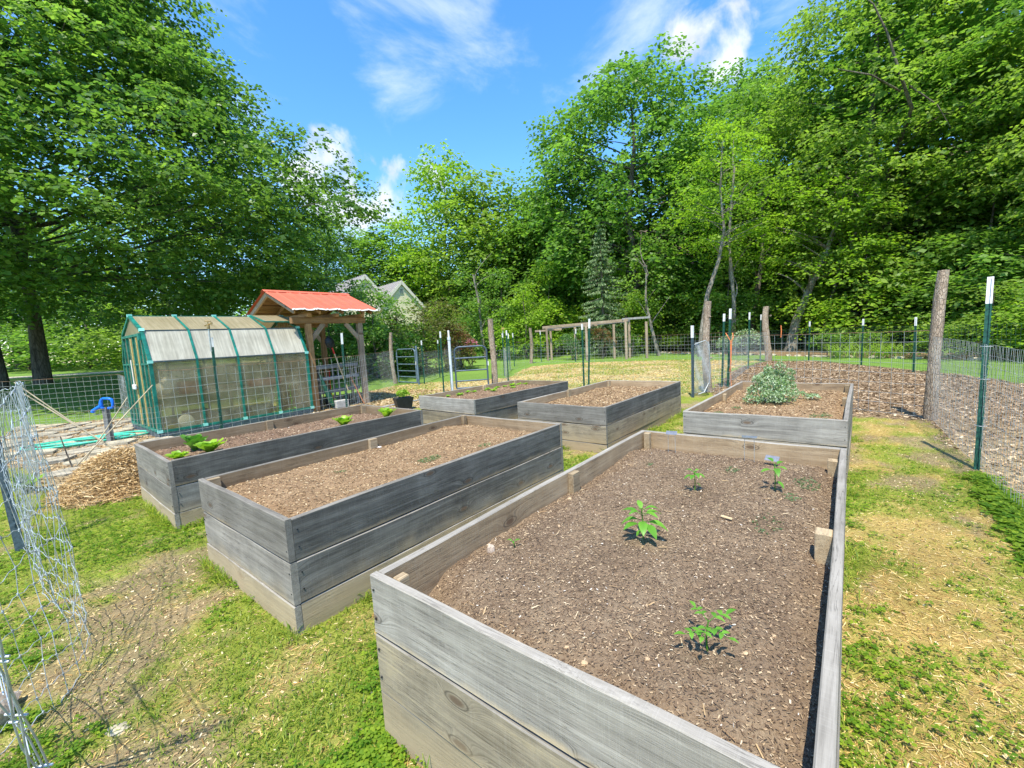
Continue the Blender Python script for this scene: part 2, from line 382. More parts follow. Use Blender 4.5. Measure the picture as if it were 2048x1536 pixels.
class MB:
    def __init__(s): s.v = []; s.f = []; s.m = []; s.sm = []
    def add(s, vs, fs, mi=0, smooth=False):
        o = len(s.v); s.v += [tuple(v) for v in vs]
        for f in fs: s.f.append(tuple(i+o for i in f)); s.m.append(mi); s.sm.append(smooth)
        return s
    def box(s, c, size, ax=None, mi=0):
        c = Vector(c); X, Y, Z = ax or (Vector((1, 0, 0)), Vector((0, 1, 0)), Vector((0, 0, 1)))
        X = Vector(X).normalized()*size[0]/2; Y = Vector(Y).normalized()*size[1]/2; Z = Vector(Z).normalized()*size[2]/2
        vs = [c+a*X+b*Y+d*Z for a in (-1, 1) for b in (-1, 1) for d in (-1, 1)]
        return s.add(vs, [(0, 1, 3, 2), (4, 6, 7, 5), (0, 4, 5, 1), (2, 3, 7, 6), (0, 2, 6, 4), (1, 5, 7, 3)], mi)
    def beam(s, a, b, w, h, up=(0, 0, 1), mi=0):
        a = Vector(a); b = Vector(b); d = (b-a); L_ = d.length; d.normalize()
        side = d.cross(Vector(up)); side = side.normalized() if side.length > 1e-4 else Vector((1, 0, 0))
        u = side.cross(d).normalized()
        return s.box((a+b)/2, (L_, w, h), (d, side, u), mi)
    def tube(s, pts, rad, n=6, mi=0, caps=True, smooth=True):
        pts = [Vector(p) for p in pts]
        if not hasattr(rad, '__len__'): rad = [rad]*len(pts)
        rings = []; prev = None
        for i, p in enumerate(pts):
            d = (pts[min(i+1, len(pts)-1)]-pts[max(i-1, 0)]).normalized()
            if prev is None:
                a = d.cross(Vector((0, 0, 1)))
                if a.length < 1e-3: a = d.cross(Vector((1, 0, 0)))
            else: a = prev-d*prev.dot(d)
            a.normalize(); prev = a; b = d.cross(a)
            rings.append([p+(a*math.cos(t)+b*math.sin(t))*rad[i] for t in (2*math.pi*k/n for k in range(n))])
        vs = [v for r in rings for v in r]
        fs = [(i*n+k, i*n+(k+1) % n, (i+1)*n+(k+1) % n, (i+1)*n+k) for i in range(len(pts)-1) for k in range(n)]
        s.add(vs, fs, mi, smooth)
        if caps:
            s.add(rings[0], [tuple(range(n))[::-1]], mi); s.add(rings[-1], [tuple(range(n))], mi)
        return s
    def lathe(s, prof, c=(0, 0, 0), n=16, mi=0):
        c = Vector(c)
        vs = [c+Vector((r*math.cos(2*math.pi*k/n), r*math.sin(2*math.pi*k/n), z)) for r, z in prof for k in range(n)]
        fs = [(i*n+k, i*n+(k+1) % n, (i+1)*n+(k+1) % n, (i+1)*n+k) for i in range(len(prof)-1) for k in range(n)]
        return s.add(vs, fs, mi, True)
    def prism(s, outline, a, b, mi=0):
        """outline: list of 3D offsets; extruded from a to b"""
        n = len(outline); a = Vector(a); b = Vector(b)
        vs = [a+Vector(o) for o in outline]+[b+Vector(o) for o in outline]
        return s.add(vs, [(k, (k+1) % n, n+(k+1) % n, n+k) for k in range(n)]+[tuple(range(n))[::-1], tuple(range(n, 2*n))], mi)
    def mesh(s, name, mats):
        me = bpy.data.meshes.new(name); me.from_pydata([tuple(v) for v in s.v], [], s.f)
        for m_ in (mats if isinstance(mats, (list, tuple)) else [mats]): me.materials.append(m_)
        me.polygons.foreach_set('material_index', s.m); me.polygons.foreach_set('use_smooth', s.sm); me.update()
        return me
    def build(s, name, mats, parent=None): return link(name, s.mesh(name, mats), parent)
def tag(o, label, cat, group=None, kind=None):
    if label: o['label'] = label
    if cat: o['category'] = cat
    if group: o['group'] = group
    if kind: o['kind'] = kind
    return o
def thing(name, label, cat, loc=(0, 0, 0), rz=0, group=None):
    o = bpy.data.objects.new(name, None); COL.objects.link(o); o.empty_display_size = .1
    o.location = loc; o.rotation_euler = (0, 0, rz)
    return tag(o, label, cat, group)
def struct(o): o['kind'] = 'structure'; return o
def copy_tree(o, parent=None):
    c = o.copy(); COL.objects.link(c)
    if parent is not None: c.parent = parent
    for ch in list(o.children): copy_tree(ch, c)
    return c
def bez(p0, p1, p2, n):
    p0, p1, p2 = Vector(p0), Vector(p1), Vector(p2)
    return [p0*(1-t)**2+p1*2*t*(1-t)+p2*t*t for t in (i/n for i in range(n+1))]
def in_poly(x, y, poly):
    x = np.asarray(x); y = np.asarray(y); c = np.zeros(x.shape, bool); n = len(poly)
    for i in range(n):
        x1, y1 = poly[i]; x2, y2 = poly[(i+1) % n]
        t = ((y1 > y) != (y2 > y)) & (x < (x2-x1)*(y-y1)/((y2-y1) if y2 != y1 else 1e-9)+x1)
        c ^= t
    return c

EV = Vector((.630, .7766, 0)); SV = Vector((.7766, -.630, 0))     # long and short directions of the garden grid
BEDS = {  # corner (front-left), heading, length, width, top height
 'A': (-.603, 1.610, 38.3, 2.841, 1.469, .710), 'B': (-2.407, 3.174, 38.8, 2.854, 1.44, .676),
 'C': (-4.33, 4.82, 40.2, 2.934, 1.482, .656), 'D': (-1.728, 7.88, 41.2, 2.763, 1.451, .642),
 'E': (.064, 6.498, 39.0, 3.075, 1.47, .631), 'F': (1.879, 4.709, 39.3, 2.923, 1.443, .694)}
def bed_poly(k, g=0):
    x, y, th, l, w, h = BEDS[k]; th = R(th); e = (math.sin(th), math.cos(th)); s = (math.cos(th), -math.sin(th))
    return [(x+e[0]*a+s[0]*b, y+e[1]*a+s[1]*b) for a, b in ((-g, -g), (l+g, -g), (l+g, w+g), (-g, w+g))]
MULCH = [(4.3, 8.6), (4.75, 10.45), (8.6, 16.2), (11.1, 18.5), (12.2, 17.3), (12.0, 14), (11.7, 11.9), (11.1, 9.4), (9.8, 5.2), (8.2, 1.5), (6.5, -1.5), (1.4, -1.5), (3.15, 2.1), (4.65, 4.1), (6.25, 6.35), (5.2, 7.3)]
STRAWF = [(-5.2, 13.8), (-2.3, 12.0), (-.6, 13.0), (2.2, 12.0), (4.4, 10.2), (8.4, 16.2), (11.0, 18.9), (8.6, 22.4), (3.6, 24.6), (1.0, 23.5), (-.2, 17.4), (-3.6, 17.6), (-4.7, 16.8)]
PATIO = [(-13.0, 11.3), (-10.6, 12.0), (-7.2, 8.7), (-6.5, 8.2), (-4.6, 5.6), (-5.4, 5.0), (-7.6, 6.4), (-11.2, 8.9)]
YARDPATH = [(-5.0, 9.3), (-3.9, 9.6), (-1.5, 11.2), (-1.0, 12.6), (-2.3, 14.5), (-4.9, 15.6), (-6.5, 14.0)]
BORDER = [(-3, 41), (5.2, 41), (8.4, 37), (9.2, 32.5), (10.3, 28), (12.2, 24.4), (13.2, 21.8), (13.8, 19), (14.6, 16.9), (15.4, 15.1), (16.2, 13.4), (18, 9), (30, 8), (34, 30), (20, 50), (0, 56)]
DRIVE = [(-40, 21.0), (-30, 22.6), (-22.5, 24.6), (-18.5, 27.8), (-17, 32), (-19.2, 32), (-21.0, 28.6), (-24.5, 26.4), (-31, 25.0), (-41, 24.0)]

# ---------------------------------------------------------------- ground: one sheet to the horizon
def axis(lo, hi, st, far, g=1.18):
    c = list(np.arange(lo, hi, st)); a = []; v = lo; s_ = st
    while v > -far: s_ *= g; v -= s_; a.append(v)
    b_ = []; v = c[-1]; s_ = st
    while v < far: s_ *= g; v += s_; b_.append(v)
    return np.array(a[::-1]+c+b_)
gx = axis(-14.5, 16, .115, 700); gy = axis(-1.5, 27, .115, 700)
GX, GY = np.meshgrid(gx, gy); GZ = hgt(GX, GY)
gvx, gvy = GX.ravel(), GY.ravel()
def green_mask(x, y):
    """0 dry, 1 green; the walkways are patchy"""
    n = .42*fbm(x, y, 1.0, 11, 4)+.33*fbm(x, y, 3.4, 21, 3)+.25*fbm(x, y, 10, 25, 3)
    g = sst(n+.085*sst(-x, .2, 1.5), .40, .56)
    right = sst(.7766*x-.630*y, -.45, .35)
    low = right*(1-sst(.63*x+.7766*y, 1.6, 3.4))*(1-sst(.7766*x-.630*y, 1.1, 2.2)*.6)
    return g*(1-.96*low)
def bare_mask(x, y):
    dl = np.abs((x+4.0)*.66+(y-3.3)*.75-.55)   # worn strip along the loose wire at the left
    worn = (1-sst(dl, .15, .7))*sst(-x, .9, 1.7)*(1-sst(y, 4.0, 5.0))
    nn = fbm(x, y, .8, 31, 4)*.45+fbm(x, y, 3.3, 5, 3)*.3+fbm(x, y, 9, 15, 3)*.25
    return sst(nn+.045*worn, .55, .63)
def ground_color(x, y):
    c = np.zeros(x.shape+(3,)); n = fbm(x, y, 2.3, 41, 4)[..., None]; n2 = fbm(x, y, .35, 51, 4)[..., None]
    green = np.array([.225, .270, .036])*(.75+.6*n); lawn = np.array([.135, .235, .038])*(.75+.5*n2+.15*n)
    right_ = sst(.7766*x-.630*y, -.45, .35)[..., None]; dry = np.array([.36, .30, .105])*(1-right_)+np.array([.43, .32, .10])*right_; dry = dry*(.7+.6*n); dirt = np.array([.30, .22, .135])*(.75+.5*n)
    g = green_mask(x, y)[..., None]; b = bare_mask(x, y)[..., None]
    inner = dry*(1-g)+green*g; inner = inner*(1-b*.8)+dirt*b*.8
    r = np.hypot(x, y)
    inside = ((x > -9) & (x < 8) & (y < 14))[..., None]
    c = np.where(inside, inner, lawn)
    def zone(poly, col):
        nonlocal c
        c = np.where(in_poly(x, y, poly)[..., None], col, c)
    jx = x+.5*(fbm(x, y, 1.3, 61, 4)-.5); jy = y+.5*(fbm(x, y, 1.3, 71, 4)-.5)
    def zonej(poly, col):
        nonlocal c
        c = np.where(in_poly(jx, jy, poly)[..., None], col, c)
    zonej(YARDPATH, np.array([.46, .36, .20])*(.75+.5*n))
    sg = sst(fbm(x, y, .9, 81, 5), .46, .66)[..., None]
    zonej(STRAWF, (np.array([.42, .36, .18])*(.8+.4*n))*(1-sg*.75)+np.array([.21, .27, .08])*sg*.75)
    far_ = sst(.63*x+.7766*y, 6.0, 10.5)[..., None]; zonej(MULCH, (np.array([.23, .155, .088])*far_+np.array([.36, .285, .165])*(1-far_))*(.7+.6*n))
    zonej(PATIO, np.array([.38, .29, .165])*(.75+.5*n))
    zonej(BORDER, np.array([.22, .15, .085])*(.7+.6*n))
    zone(DRIVE, np.array([.46, .42, .34])*(.9+.2*n))
    q = (.75*x+.66*y)
    wood = (sst(q, 27, 33)*sst(x, 4, 12))[..., None]
    c = c*(1-wood)+np.array([.13, .095, .055])*(.6+.8*n)*wood
    return c
gc = ground_color(gvx, gvy)
nx, ny = len(gx), len(gy)
ii = (np.arange(ny-1)[:, None]*nx+np.arange(nx-1)[None, :]).ravel()
gF = np.stack([ii, ii+1, ii+nx+1, ii+nx], 1)
mt, N, b, _ = mat('garden_ground')
ga = N.new('ShaderNodeAttribute'); ga.attribute_name = 'ground_col'
gp_ = N.new('ShaderNodeNewGeometry').outputs['Position']
n1 = N.noise(gp_, 38, 6, .7); n2 = N.noise(gp_, 9, 6, .7); n3 = N.noise(gp_, 130, 3, .7)
f_ = N.math('ADD', N.math('MULTIPLY', n1, .4), N.math('ADD', N.math('MULTIPLY', n2, .3), N.math('MULTIPLY', n3, .3)))
N.put(b.inputs['Base Color'], N.mix(1, ga.outputs['Color'], N.ramp(f_, [(.34, (.45, .42, .40)), (.52, (1, .98, .95)), (.70, (1.5, 1.45, 1.35))]), 'MULTIPLY'))
b.inputs['Roughness'].default_value = .95
N.put(b.inputs['Normal'], N.bump(N.math('ADD', n1, n3), .8, .02))
gme = np_mesh('ground', np.stack([gvx, gvy, GZ.ravel()], 1), gF, mt, np.concatenate([gc, np.ones((len(gc), 1))], 1), True)
ground = struct(link('ground', gme))

# ---------------------------------------------------------------- small scattered stuff
def quads(P, A, B, v):
    """P centres, A half-length vectors, B half-width vectors -> rhombus-ish quads"""
    n = len(P)
    V = np.stack([P-A, P+B-A*.15, P+A, P-B-A*.15], 1).reshape(-1, 3)
    F = np.arange(4*n).reshape(-1, 4)
    return V, F, np.repeat(v, 4)
def rects(P, A, B, v):
    n = len(P); V = np.stack([P-A-B, P+A-B, P+A+B, P-A+B], 1).reshape(-1, 3)
    return V, np.arange(4*n).reshape(-1, 4), np.repeat(v, 4)
def rand_dirs(n, zr=(-.2, .2)):
    a = rng.uniform(0, 2*np.pi, n); z = rng.uniform(*zr, n); c = np.sqrt(1-np.clip(z*z, 0, .98))
    return np.stack([np.cos(a)*c, np.sin(a)*c, z], 1)
def flat_bits(name, X, Y, Z, lmin, lmax, asp, m_, vpow=1.0, tilt=.25, lift=.5, parent=None, jit=.35):
    n = len(X); Lh = rng.uniform(lmin, lmax, n)/2
    A = rand_dirs(n, (-tilt, tilt)); up = rand_dirs(n, (.55, 1)); B = np.cross(A, up); B /= np.linalg.norm(B, axis=1)[:, None]+1e-9
    wd = Lh*rng.uniform(asp*.6, asp*1.5, n)
    P = np.stack([X, Y, Z+Lh*tilt*lift+rng.uniform(0, .004, n)], 1)
    v = rng.uniform(0, 1, n)**vpow
    V, F, a = rects(P, A*Lh[:, None], B*wd[:, None], v)
    return link(name, np_mesh(name, V, F, m_, a), parent)
BP = [bed_poly(k, -.01) for k in BEDS]
def near_points(n, xr, yr, power=2.0):
    """random ground points on the walkways, denser close to the garden's near end"""
    rr = np.linspace(.55, 15, 400); w = rr*np.minimum(1, (2.0/rr)**power); cdf = np.cumsum(w); cdf /= cdf[-1]
    N_ = int(n*2.4); r_q = np.interp(rng.uniform(0, 1, N_), cdf, rr); a = rng.uniform(R(-78), R(74), N_)
    x, y = r_q*np.sin(a), r_q*np.cos(a); k = (x > xr[0]) & (x < xr[1]) & (y > yr[0]) & (y < yr[1]); x, y = x[k], y[k]
    for P in BP:
        q = in_poly(x, y, P); x, y = x[~q], y[~q]
    return x[:n], y[:n]
# dry straw and grass clippings on the walkways
x, y = near_points(210000, (-7, 7), (-.2, 13), 1.45)
k = (rng.uniform(0, 1, len(x)) > green_mask(x, y)*.6+.35*(1-sst(.7766*x-.630*y, -.45, .35))) & ~in_poly(x, y, PATIO) & ~in_poly(x, y, MULCH) & ~in_poly(x, y, STRAWF) & (rng.uniform(0, 1, len(x)) > bare_mask(x, y)*.55)
x, y = x[k], y[k]
tag(flat_bits('dry_straw', x, y, hgt(x, y), .010, .042, .075, M['straw'], .9, .35), 'dry straw and grass clippings scattered over the walkways between the raised beds', 'straw', kind='stuff')
# wood chips trodden into the bare patches
x, y = near_points(110000, (-7, 6), (-.2, 9), 1.3)
k = (rng.uniform(0, 1, len(x)) < .22+bare_mask(x, y)*.7); x, y = x[k], y[k]
tag(flat_bits('wood_chips', x, y, hgt(x, y), .004, .019, .38, M['litter'], 1.25, .4), 'small tan wood chips lying on the bare soil of the walkways', 'wood chips', kind='stuff')
# grass blades
def blades(name, x, y, hmin, hmax, w, m_, label, cat):
    n = len(x); z = hgt(x, y); h = rng.uniform(hmin, hmax, n); d = rand_dirs(n, (.15, .75)); up = np.stack([np.zeros(n), np.zeros(n), np.ones(n)], 1)
    B = np.cross(d, up); B /= np.linalg.norm(B, axis=1)[:, None]; B *= (w*rng.uniform(.6, 1.3, n))[:, None]
    P0 = np.stack([x, y, z-.002], 1); P1 = P0+d*(h*.5)[:, None]+up*(h*.22)[:, None]; P2 = P0+d*h[:, None]
    V = np.stack([P0, P1+B, P2, P1-B], 1).reshape(-1, 3); F = np.arange(4*n).reshape(-1, 4); v = np.repeat(rng.uniform(0, 1, n)**1.2, 4)
    return tag(link(name, np_mesh(name, V, F, m_, v)), label, cat, kind='stuff')
x, y = near_points(230000, (-7, 7.5), (-.2, 14), 1.5)
k = (rng.uniform(0, 1, len(x)) < .04+green_mask(x, y)*.95*(1-bare_mask(x, y)*.8)) & ~in_poly(x, y, PATIO) & ~in_poly(x, y, MULCH)
x, y = x[k], y[k]
blades('grass', x, y, .015, .055, .0026, L['grass'], 'short yellow green grass growing in patches between the raised beds', 'grass')
# tufts along the foot of boards and fence
tx, ty = [], []
for k in BEDS:
    P = bed_poly(k, .03)
    for i in range(4):
        (x1, y1), (x2, y2) = P[i], P[(i+1) % 4]; n = 900
        t = rng.uniform(0, 1, n); t = t[fbm(x1+(x2-x1)*t, y1+(y2-y1)*t, 2.4, 91) > .52]
        tx.append(x1+(x2-x1)*t+rng.normal(0, .022, len(t))); ty.append(y1+(y2-y1)*t+rng.normal(0, .022, len(t)))
x, y = np.concatenate(tx), np.concatenate(ty)
k = rng.uniform(0, 1, len(x)) < np.where((.7766*x-.630*y > -.5) & (.63*x+.7766*y < 3.4), .18, 1.); x, y = x[k], y[k]
for P in BP: q = in_poly(x, y, P); x, y = x[~q], y[~q]
blades('grass_tufts', x, y, .05, .15, .003, L['grass'], 'longer grass tufts along the foot of the raised bed boards', 'grass')
# clover: three leaflets on a short stalk
x, y = near_points(120000, (-6, 5.5), (-.2, 9), 1.5)
k = (rng.uniform(0, 1, len(x)) < green_mask(x, y)*sst(fbm(x, y, 1.9, 101, 4), .36, .56)*(1-bare_mask(x, y))*(1-.72*sst(.7766*x-.630*y, -.45, .35))) & ~in_poly(x, y, PATIO) & ~in_poly(x, y, MULCH)
def clover(x, y, name, label, s0=.0055, s1=.0125):
    n = len(x); z = hgt(x, y)+rng.uniform(.006, .04, n); c = np.stack([x, y, z], 1); Vs, As = [], []
    a0 = rng.uniform(0, 6.28, n); s_ = rng.uniform(s0, s1, n); tv = rng.uniform(0, 1, n)**.9
    tl = rand_dirs(n, (-.3, .3))*.25
    for j in range(3):
        a = a0+j*2.094; d = np.stack([np.cos(a), np.sin(a), rng.uniform(-.25, .25, n)], 1)
        B = np.cross(d, np.array([0, 0, 1.])+tl); B *= (s_*.8)[:, None]
        V = np.stack([c, c+d*s_[:, None]*1.1+B, c+d*s_[:, None]*1.9, c+d*s_[:, None]*1.1-B], 1)
        Vs.append(V.reshape(-1, 3)); As.append(np.repeat(np.clip(tv+rng.normal(0, .08, n), 0, 1), 4))
    V = np.concatenate(Vs); F = np.arange(len(V)).reshape(-1, 4)
    return tag(link(name, np_mesh(name, V, F, L['clover'], np.concatenate(As))), label, 'clover', kind='stuff')
clover(x[k], y[k], 'clover', 'bright green clover carpet in patches among the grass of the walkways')
# weeds under the right hand fence
t = rng.uniform(0, 1, 2600)**.8; t = t[fbm(t*9, t*0, 1.0, 9) > .50]; fx = 4.62-t*2.1+rng.normal(0, .07, len(t)); fy = 4.1-t*2.75+rng.normal(0, .06, len(t))
clover(fx-.08, fy, 'fence_weeds', 'broad green weeds growing along the foot of the right wire fence', .010, .030)
# mulch of the big bed beyond the right fence, straw field, yard path
def poly_points(n, poly, dens=None):
    P = np.array(poly); x = rng.uniform(P[:, 0].min(), P[:, 0].max(), n*3); y = rng.uniform(P[:, 1].min(), P[:, 1].max(), n*3)
    jx = x+.4*(fbm(x, y, 1.3, 61, 4)-.5); jy = y+.4*(fbm(x, y, 1.3, 71, 4)-.5)
    k = in_poly(jx, jy, poly); x, y = x[k], y[k]
    return x[:n], y[:n]
x, y = poly_points(64000, MULCH)
k = rng.uniform(0, 1, len(x)) < sst(.63*x+.7766*y, 6.0, 10.5)*.85+.12
tag(flat_bits('tan_mulch_chips', x[~k], y[~k], hgt(x[~k], y[~k])+.01, .012, .055, .3, M['chips_tan'], .7, .45), 'pale tan chips and straw on the ground just beyond the right fence', 'mulch', kind='stuff'); x, y = x[k], y[k]
tag(flat_bits('mulch_chips', x, y, hgt(x, y)+.01, .015, .065, .3, M['mulch'], 1.0, .45), 'brown and tan bark mulch covering the large plot beyond the right fence', 'mulch', kind='stuff')
x, y = poly_points(30000, STRAWF)
tag(flat_bits('field_straw', x, y, hgt(x, y), .03, .10, .14, M['straw'], .7, .5), 'pale dry straw lying over the flat plot behind the raised beds', 'straw', kind='stuff')
k = rng.uniform(0, 1, len(x)) < .5*sst(fbm(x, y, .9, 81, 5), .40, .6)
blades('field_grass', x[k]+.03, y[k], .05, .13, .010, L['grass'], 'thin yellow green grass coming through the straw plot', 'grass')
x, y = poly_points(9000, YARDPATH)
tag(flat_bits('path_chips', x, y, hgt(x, y), .03, .09, .3, M['chips_tan'], .5, .35), 'pale wood chips on the path between the arbor and the gates', 'wood chips', kind='stuff')
x, y = poly_points(9000, PATIO)
tag(flat_bits('patio_chips', x, y, hgt(x, y), .02, .08, .25, M['chips_tan'], .7, .3), 'tan straw and chips between the stones of the patio', 'wood chips', kind='stuff')
#@@PART2
# ---------------------------------------------------------------- raised beds
def plank(name, length, height, thick, parent, c, rz, seed, mats=('wood_grey', 'wood_tan', 'wood_top'), label=None):
    """board: X along, +Y weathered outside, -Y inside"""
    r = random.Random(seed); n = 10; ch = .004; b = MB()
    ph = r.uniform(0, 6); bow = r.uniform(-.004, .004); cup = r.uniform(-.003, .003)
    rings = []
    for i in range(n+1):
        t = i/n; x = -length/2+length*t; dy = bow*math.sin(math.pi*t)+.0012*math.sin(t*9+ph); dz = .0018*math.sin(t*13+ph*2)+.0022*math.sin(t*5+ph)
        y0, y1 = -thick/2+dy, thick/2+dy; z0, z1 = -height/2+.0015*math.sin(t*7+ph), height/2+dz
        rings.append([(x, y0, z0+ch), (x, y0+ch, z0), (x, y1-ch, z0), (x, y1, z0+ch), (x, y1+cup, 0), (x, y1, z1-ch), (x, y1-ch, z1), (x, y0+ch, z1), (x, y0, z1-ch), (x, y0-cup, 0)])
    b.v = [v for q in rings for v in q]; k = 10
    mi = [1, 2, 1, 0, 0, 2, 2, 2, 1, 1]
    for i in range(n):
        for j in range(k):
            b.f.append((i*k+j, i*k+(j+1) % k, (i+1)*k+(j+1) % k, (i+1)*k+j)); b.m.append(mi[j]); b.sm.append(False)
    b.f.append(tuple(range(k))[::-1]); b.m.append(2); b.sm.append(False)
    b.f.append(tuple(range(n*k, n*k+k))); b.m.append(2); b.sm.append(False)
    # normals outward
    o = b.build(name, [M[q] for q in mats], parent)
    o.location = c; o.rotation_euler = (r.uniform(-.006, .006), 0, rz+r.uniform(-.0012, .0012))
    if label: o['label'] = label
    return o
T = .036; BHT = .245
def bed_surface(k, u, v):
    """soil height above the ground inside a bed, u along, v across"""
    _, _, _, L_, W_, h = BEDS[k]
    dep = {'A': .115, 'B': .085, 'C': .105, 'D': .075, 'E': .10, 'F': .095}[k]
    e = np.minimum.reduce([u, L_-u, v, W_-v])
    z = h-dep+.035*(fbm(u, v, 1.6, 7, 3)-.5)+.030*(fbm(u, v, 7, 17, 4)-.5)+.022*(fbm(u, v, 20, 27, 3)-.5)
    z = z-.055*(1-sst(e, .03, .22))*fbm(u, v, 2.1, 37, 3)*1.3
    if k == 'A': z = z-.11*(1-sst(np.hypot(u-.05, v-.08), .12, .38))
    return z
def to_world(k, u, v):
    x, y, th, L_, W_, h = BEDS[k]; th = R(th)
    return x+math.sin(th)*u+math.cos(th)*v, y+math.cos(th)*u-math.sin(th)*v
BED_LABEL = {
 'A': 'nearest raised bed of weathered planks holding dark compost and four young seedlings',
 'B': 'dark grey raised bed with bare tan soil, between the seedling and lettuce beds',
 'C': 'leftmost raised bed with lettuces, standing in front of the green greenhouse',
 'D': 'raised bed with a row of small sprouts beside the open blue gate',
 'E': 'middle back raised bed of three plank courses filled with bare tan soil and chips',
 'F': 'right hand raised bed with a big grey green bush growing in it'}
beds = {}
def make_bed(k):
    x, y, th, L_, W_, h = BEDS[k]; th = R(th)
    rz = math.atan2(math.cos(th), math.sin(th))
    t = thing('raised_bed', BED_LABEL[k], 'raised bed', (x, y, 0), rz); beds[k] = t
    sd = ord(k)*100
    for row in range(3):
        zt = h-row*(BHT+.006)
        hh = BHT if row < 2 else max(zt+.03, .12)
        zc = zt-hh/2; j = random.Random(sd+row); o = lambda: j.uniform(-.003, .003)
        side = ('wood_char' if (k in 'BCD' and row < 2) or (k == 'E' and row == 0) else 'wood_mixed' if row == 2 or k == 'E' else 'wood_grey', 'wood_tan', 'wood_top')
        front = ('wood_grey' if row == 0 or (k in 'BC' and row == 1) else 'wood_mixed', 'wood_tan', 'wood_top')
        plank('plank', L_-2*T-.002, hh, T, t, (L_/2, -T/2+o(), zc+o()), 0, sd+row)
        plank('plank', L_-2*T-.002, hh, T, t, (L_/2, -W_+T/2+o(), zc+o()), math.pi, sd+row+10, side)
        plank('plank', W_, hh, T, t, (T/2+o(), -W_/2, zc+o()*1.5-.002), math.pi/2, sd+row+20, front)
        plank('plank', W_, hh, T, t, (L_-T/2+o(), -W_/2, zc+o()*1.5-.002), -math.pi/2, sd+row+30)
    fine = {'A': 120, 'B': 40, 'C': 34, 'D': 28, 'E': 30, 'F': 36}[k]
    nu, nv = int(fine*L_/1.45), fine
    us = np.linspace(T-.004, L_-T+.004, nu); vs = np.linspace(T-.004, W_-T+.004, nv); Uu, Vv = np.meshgrid(us, vs)
    Z = bed_surface(k, Uu, Vv); ii = (np.arange(nv-1)[:, None]*nu+np.arange(nu-1)[None, :]).ravel()
    F = np.stack([ii, ii+nu, ii+nu+1, ii+1], 1)
    sm = {'A': 'soil_dark', 'B': 'soil_tan', 'C': 'soil_brown', 'D': 'soil_brown', 'E': 'soil_tan', 'F': 'soil_tan'}[k]
    link('soil', np_mesh('soil', np.stack([Uu.ravel(), -Vv.ravel(), Z.ravel()], 1), F, M[sm], None, True), t)
    n = {'A': 62000, 'B': 16000, 'C': 6000, 'D': 4000, 'E': 9000, 'F': 9000}[k]
    u = rng.uniform(T+.01, L_-T-.01, n); v = rng.uniform(T+.01, W_-T-.01, n)
    lo, hi = {'A': (.0035, .0115), 'B': (.005, .019), 'C': (.008, .025), 'D': (.008, .025), 'E': (.010, .032), 'F': (.008, .026)}[k]
    cm = 'chips_dark' if k in 'AC' else 'chips_tan'
    c = flat_bits('soil_chips', u, -v, bed_surface(k, u, v)+.0015, lo, hi, .30, M[cm], {'A': 1.35}.get(k, 1.2), .4, .5, t)
    c['kind'] = 'stuff'
    if k == 'A':
        n = 260; u = rng.uniform(T+.03, L_-T-.03, n); v = rng.uniform(T+.03, W_-T-.03, n)
        c = flat_bits('long_slivers', u, -v, bed_surface(k, u, v)+.003, (.018), .042, .09, M['chips_tan'], .8, .25, .5, t); c['kind'] = 'stuff'
    def stake(u, v, w=.040, d=.085, top=-.006, lean=0):
        b = MB(); b.box((0, 0, -.17), (d, w, .34)); b2 = b.build('stake', M['stake_wood'], t)
        b2.location = (u, -v, h+top); b2.rotation_euler = (lean, 0, 0)
        bv = b2.modifiers.new('bevel', 'BEVEL'); bv.width = .003; bv.segments = 1
    g = T+.022
    for a in {'A': [(1.50, g), (2.76, g+.02, .05, .05), (2.66, W_-T-.035, .06, .07, -.05), (1.31, W_-T-.034, .062, .075, -.012), (.075, .10, .04, .05, -.012)],
              'B': [(1.47, g), (.078, g), (L_-.08, g, .05, .05, .004)], 'C': [(1.42, g, .04, .085, .008), (L_-.08, g), (.08, W_-g)], 'D': [(1.66, g, .04, .08, .006), (L_-.08, g), (.08, W_-g)],
              'E': [(1.42, g, .04, .09, .012), (L_-.08, g), (.08, g), (.08, W_-g)], 'F': [(1.62, g, .04, .09, -.03), (L_-.09, W_-g-.01, .05, .09, -.02), (1.55, W_-g, .05, .12, -.015)]}[k]: stake(*a)
    # screws through the board ends
    b = MB()
    for row in range(2):
        zt = h-row*(BHT+.006)
        for yy in (-.018, -W_+.018):
            for dz in (.06, .18):
                b.tube([(-.0035, yy, zt-dz), (.004, yy, zt-dz)], .0045, 6)
        for xx in (.06, L_-.06):
            for dz in (.07, .17):
                b.tube([(xx, -W_-.0035, zt-dz), (xx, -W_+.004, zt-dz)], .0045, 6)
    b.build('screws', M['steel_dark'], t)['kind'] = 'stuff'
for k in BEDS: make_bed(k)

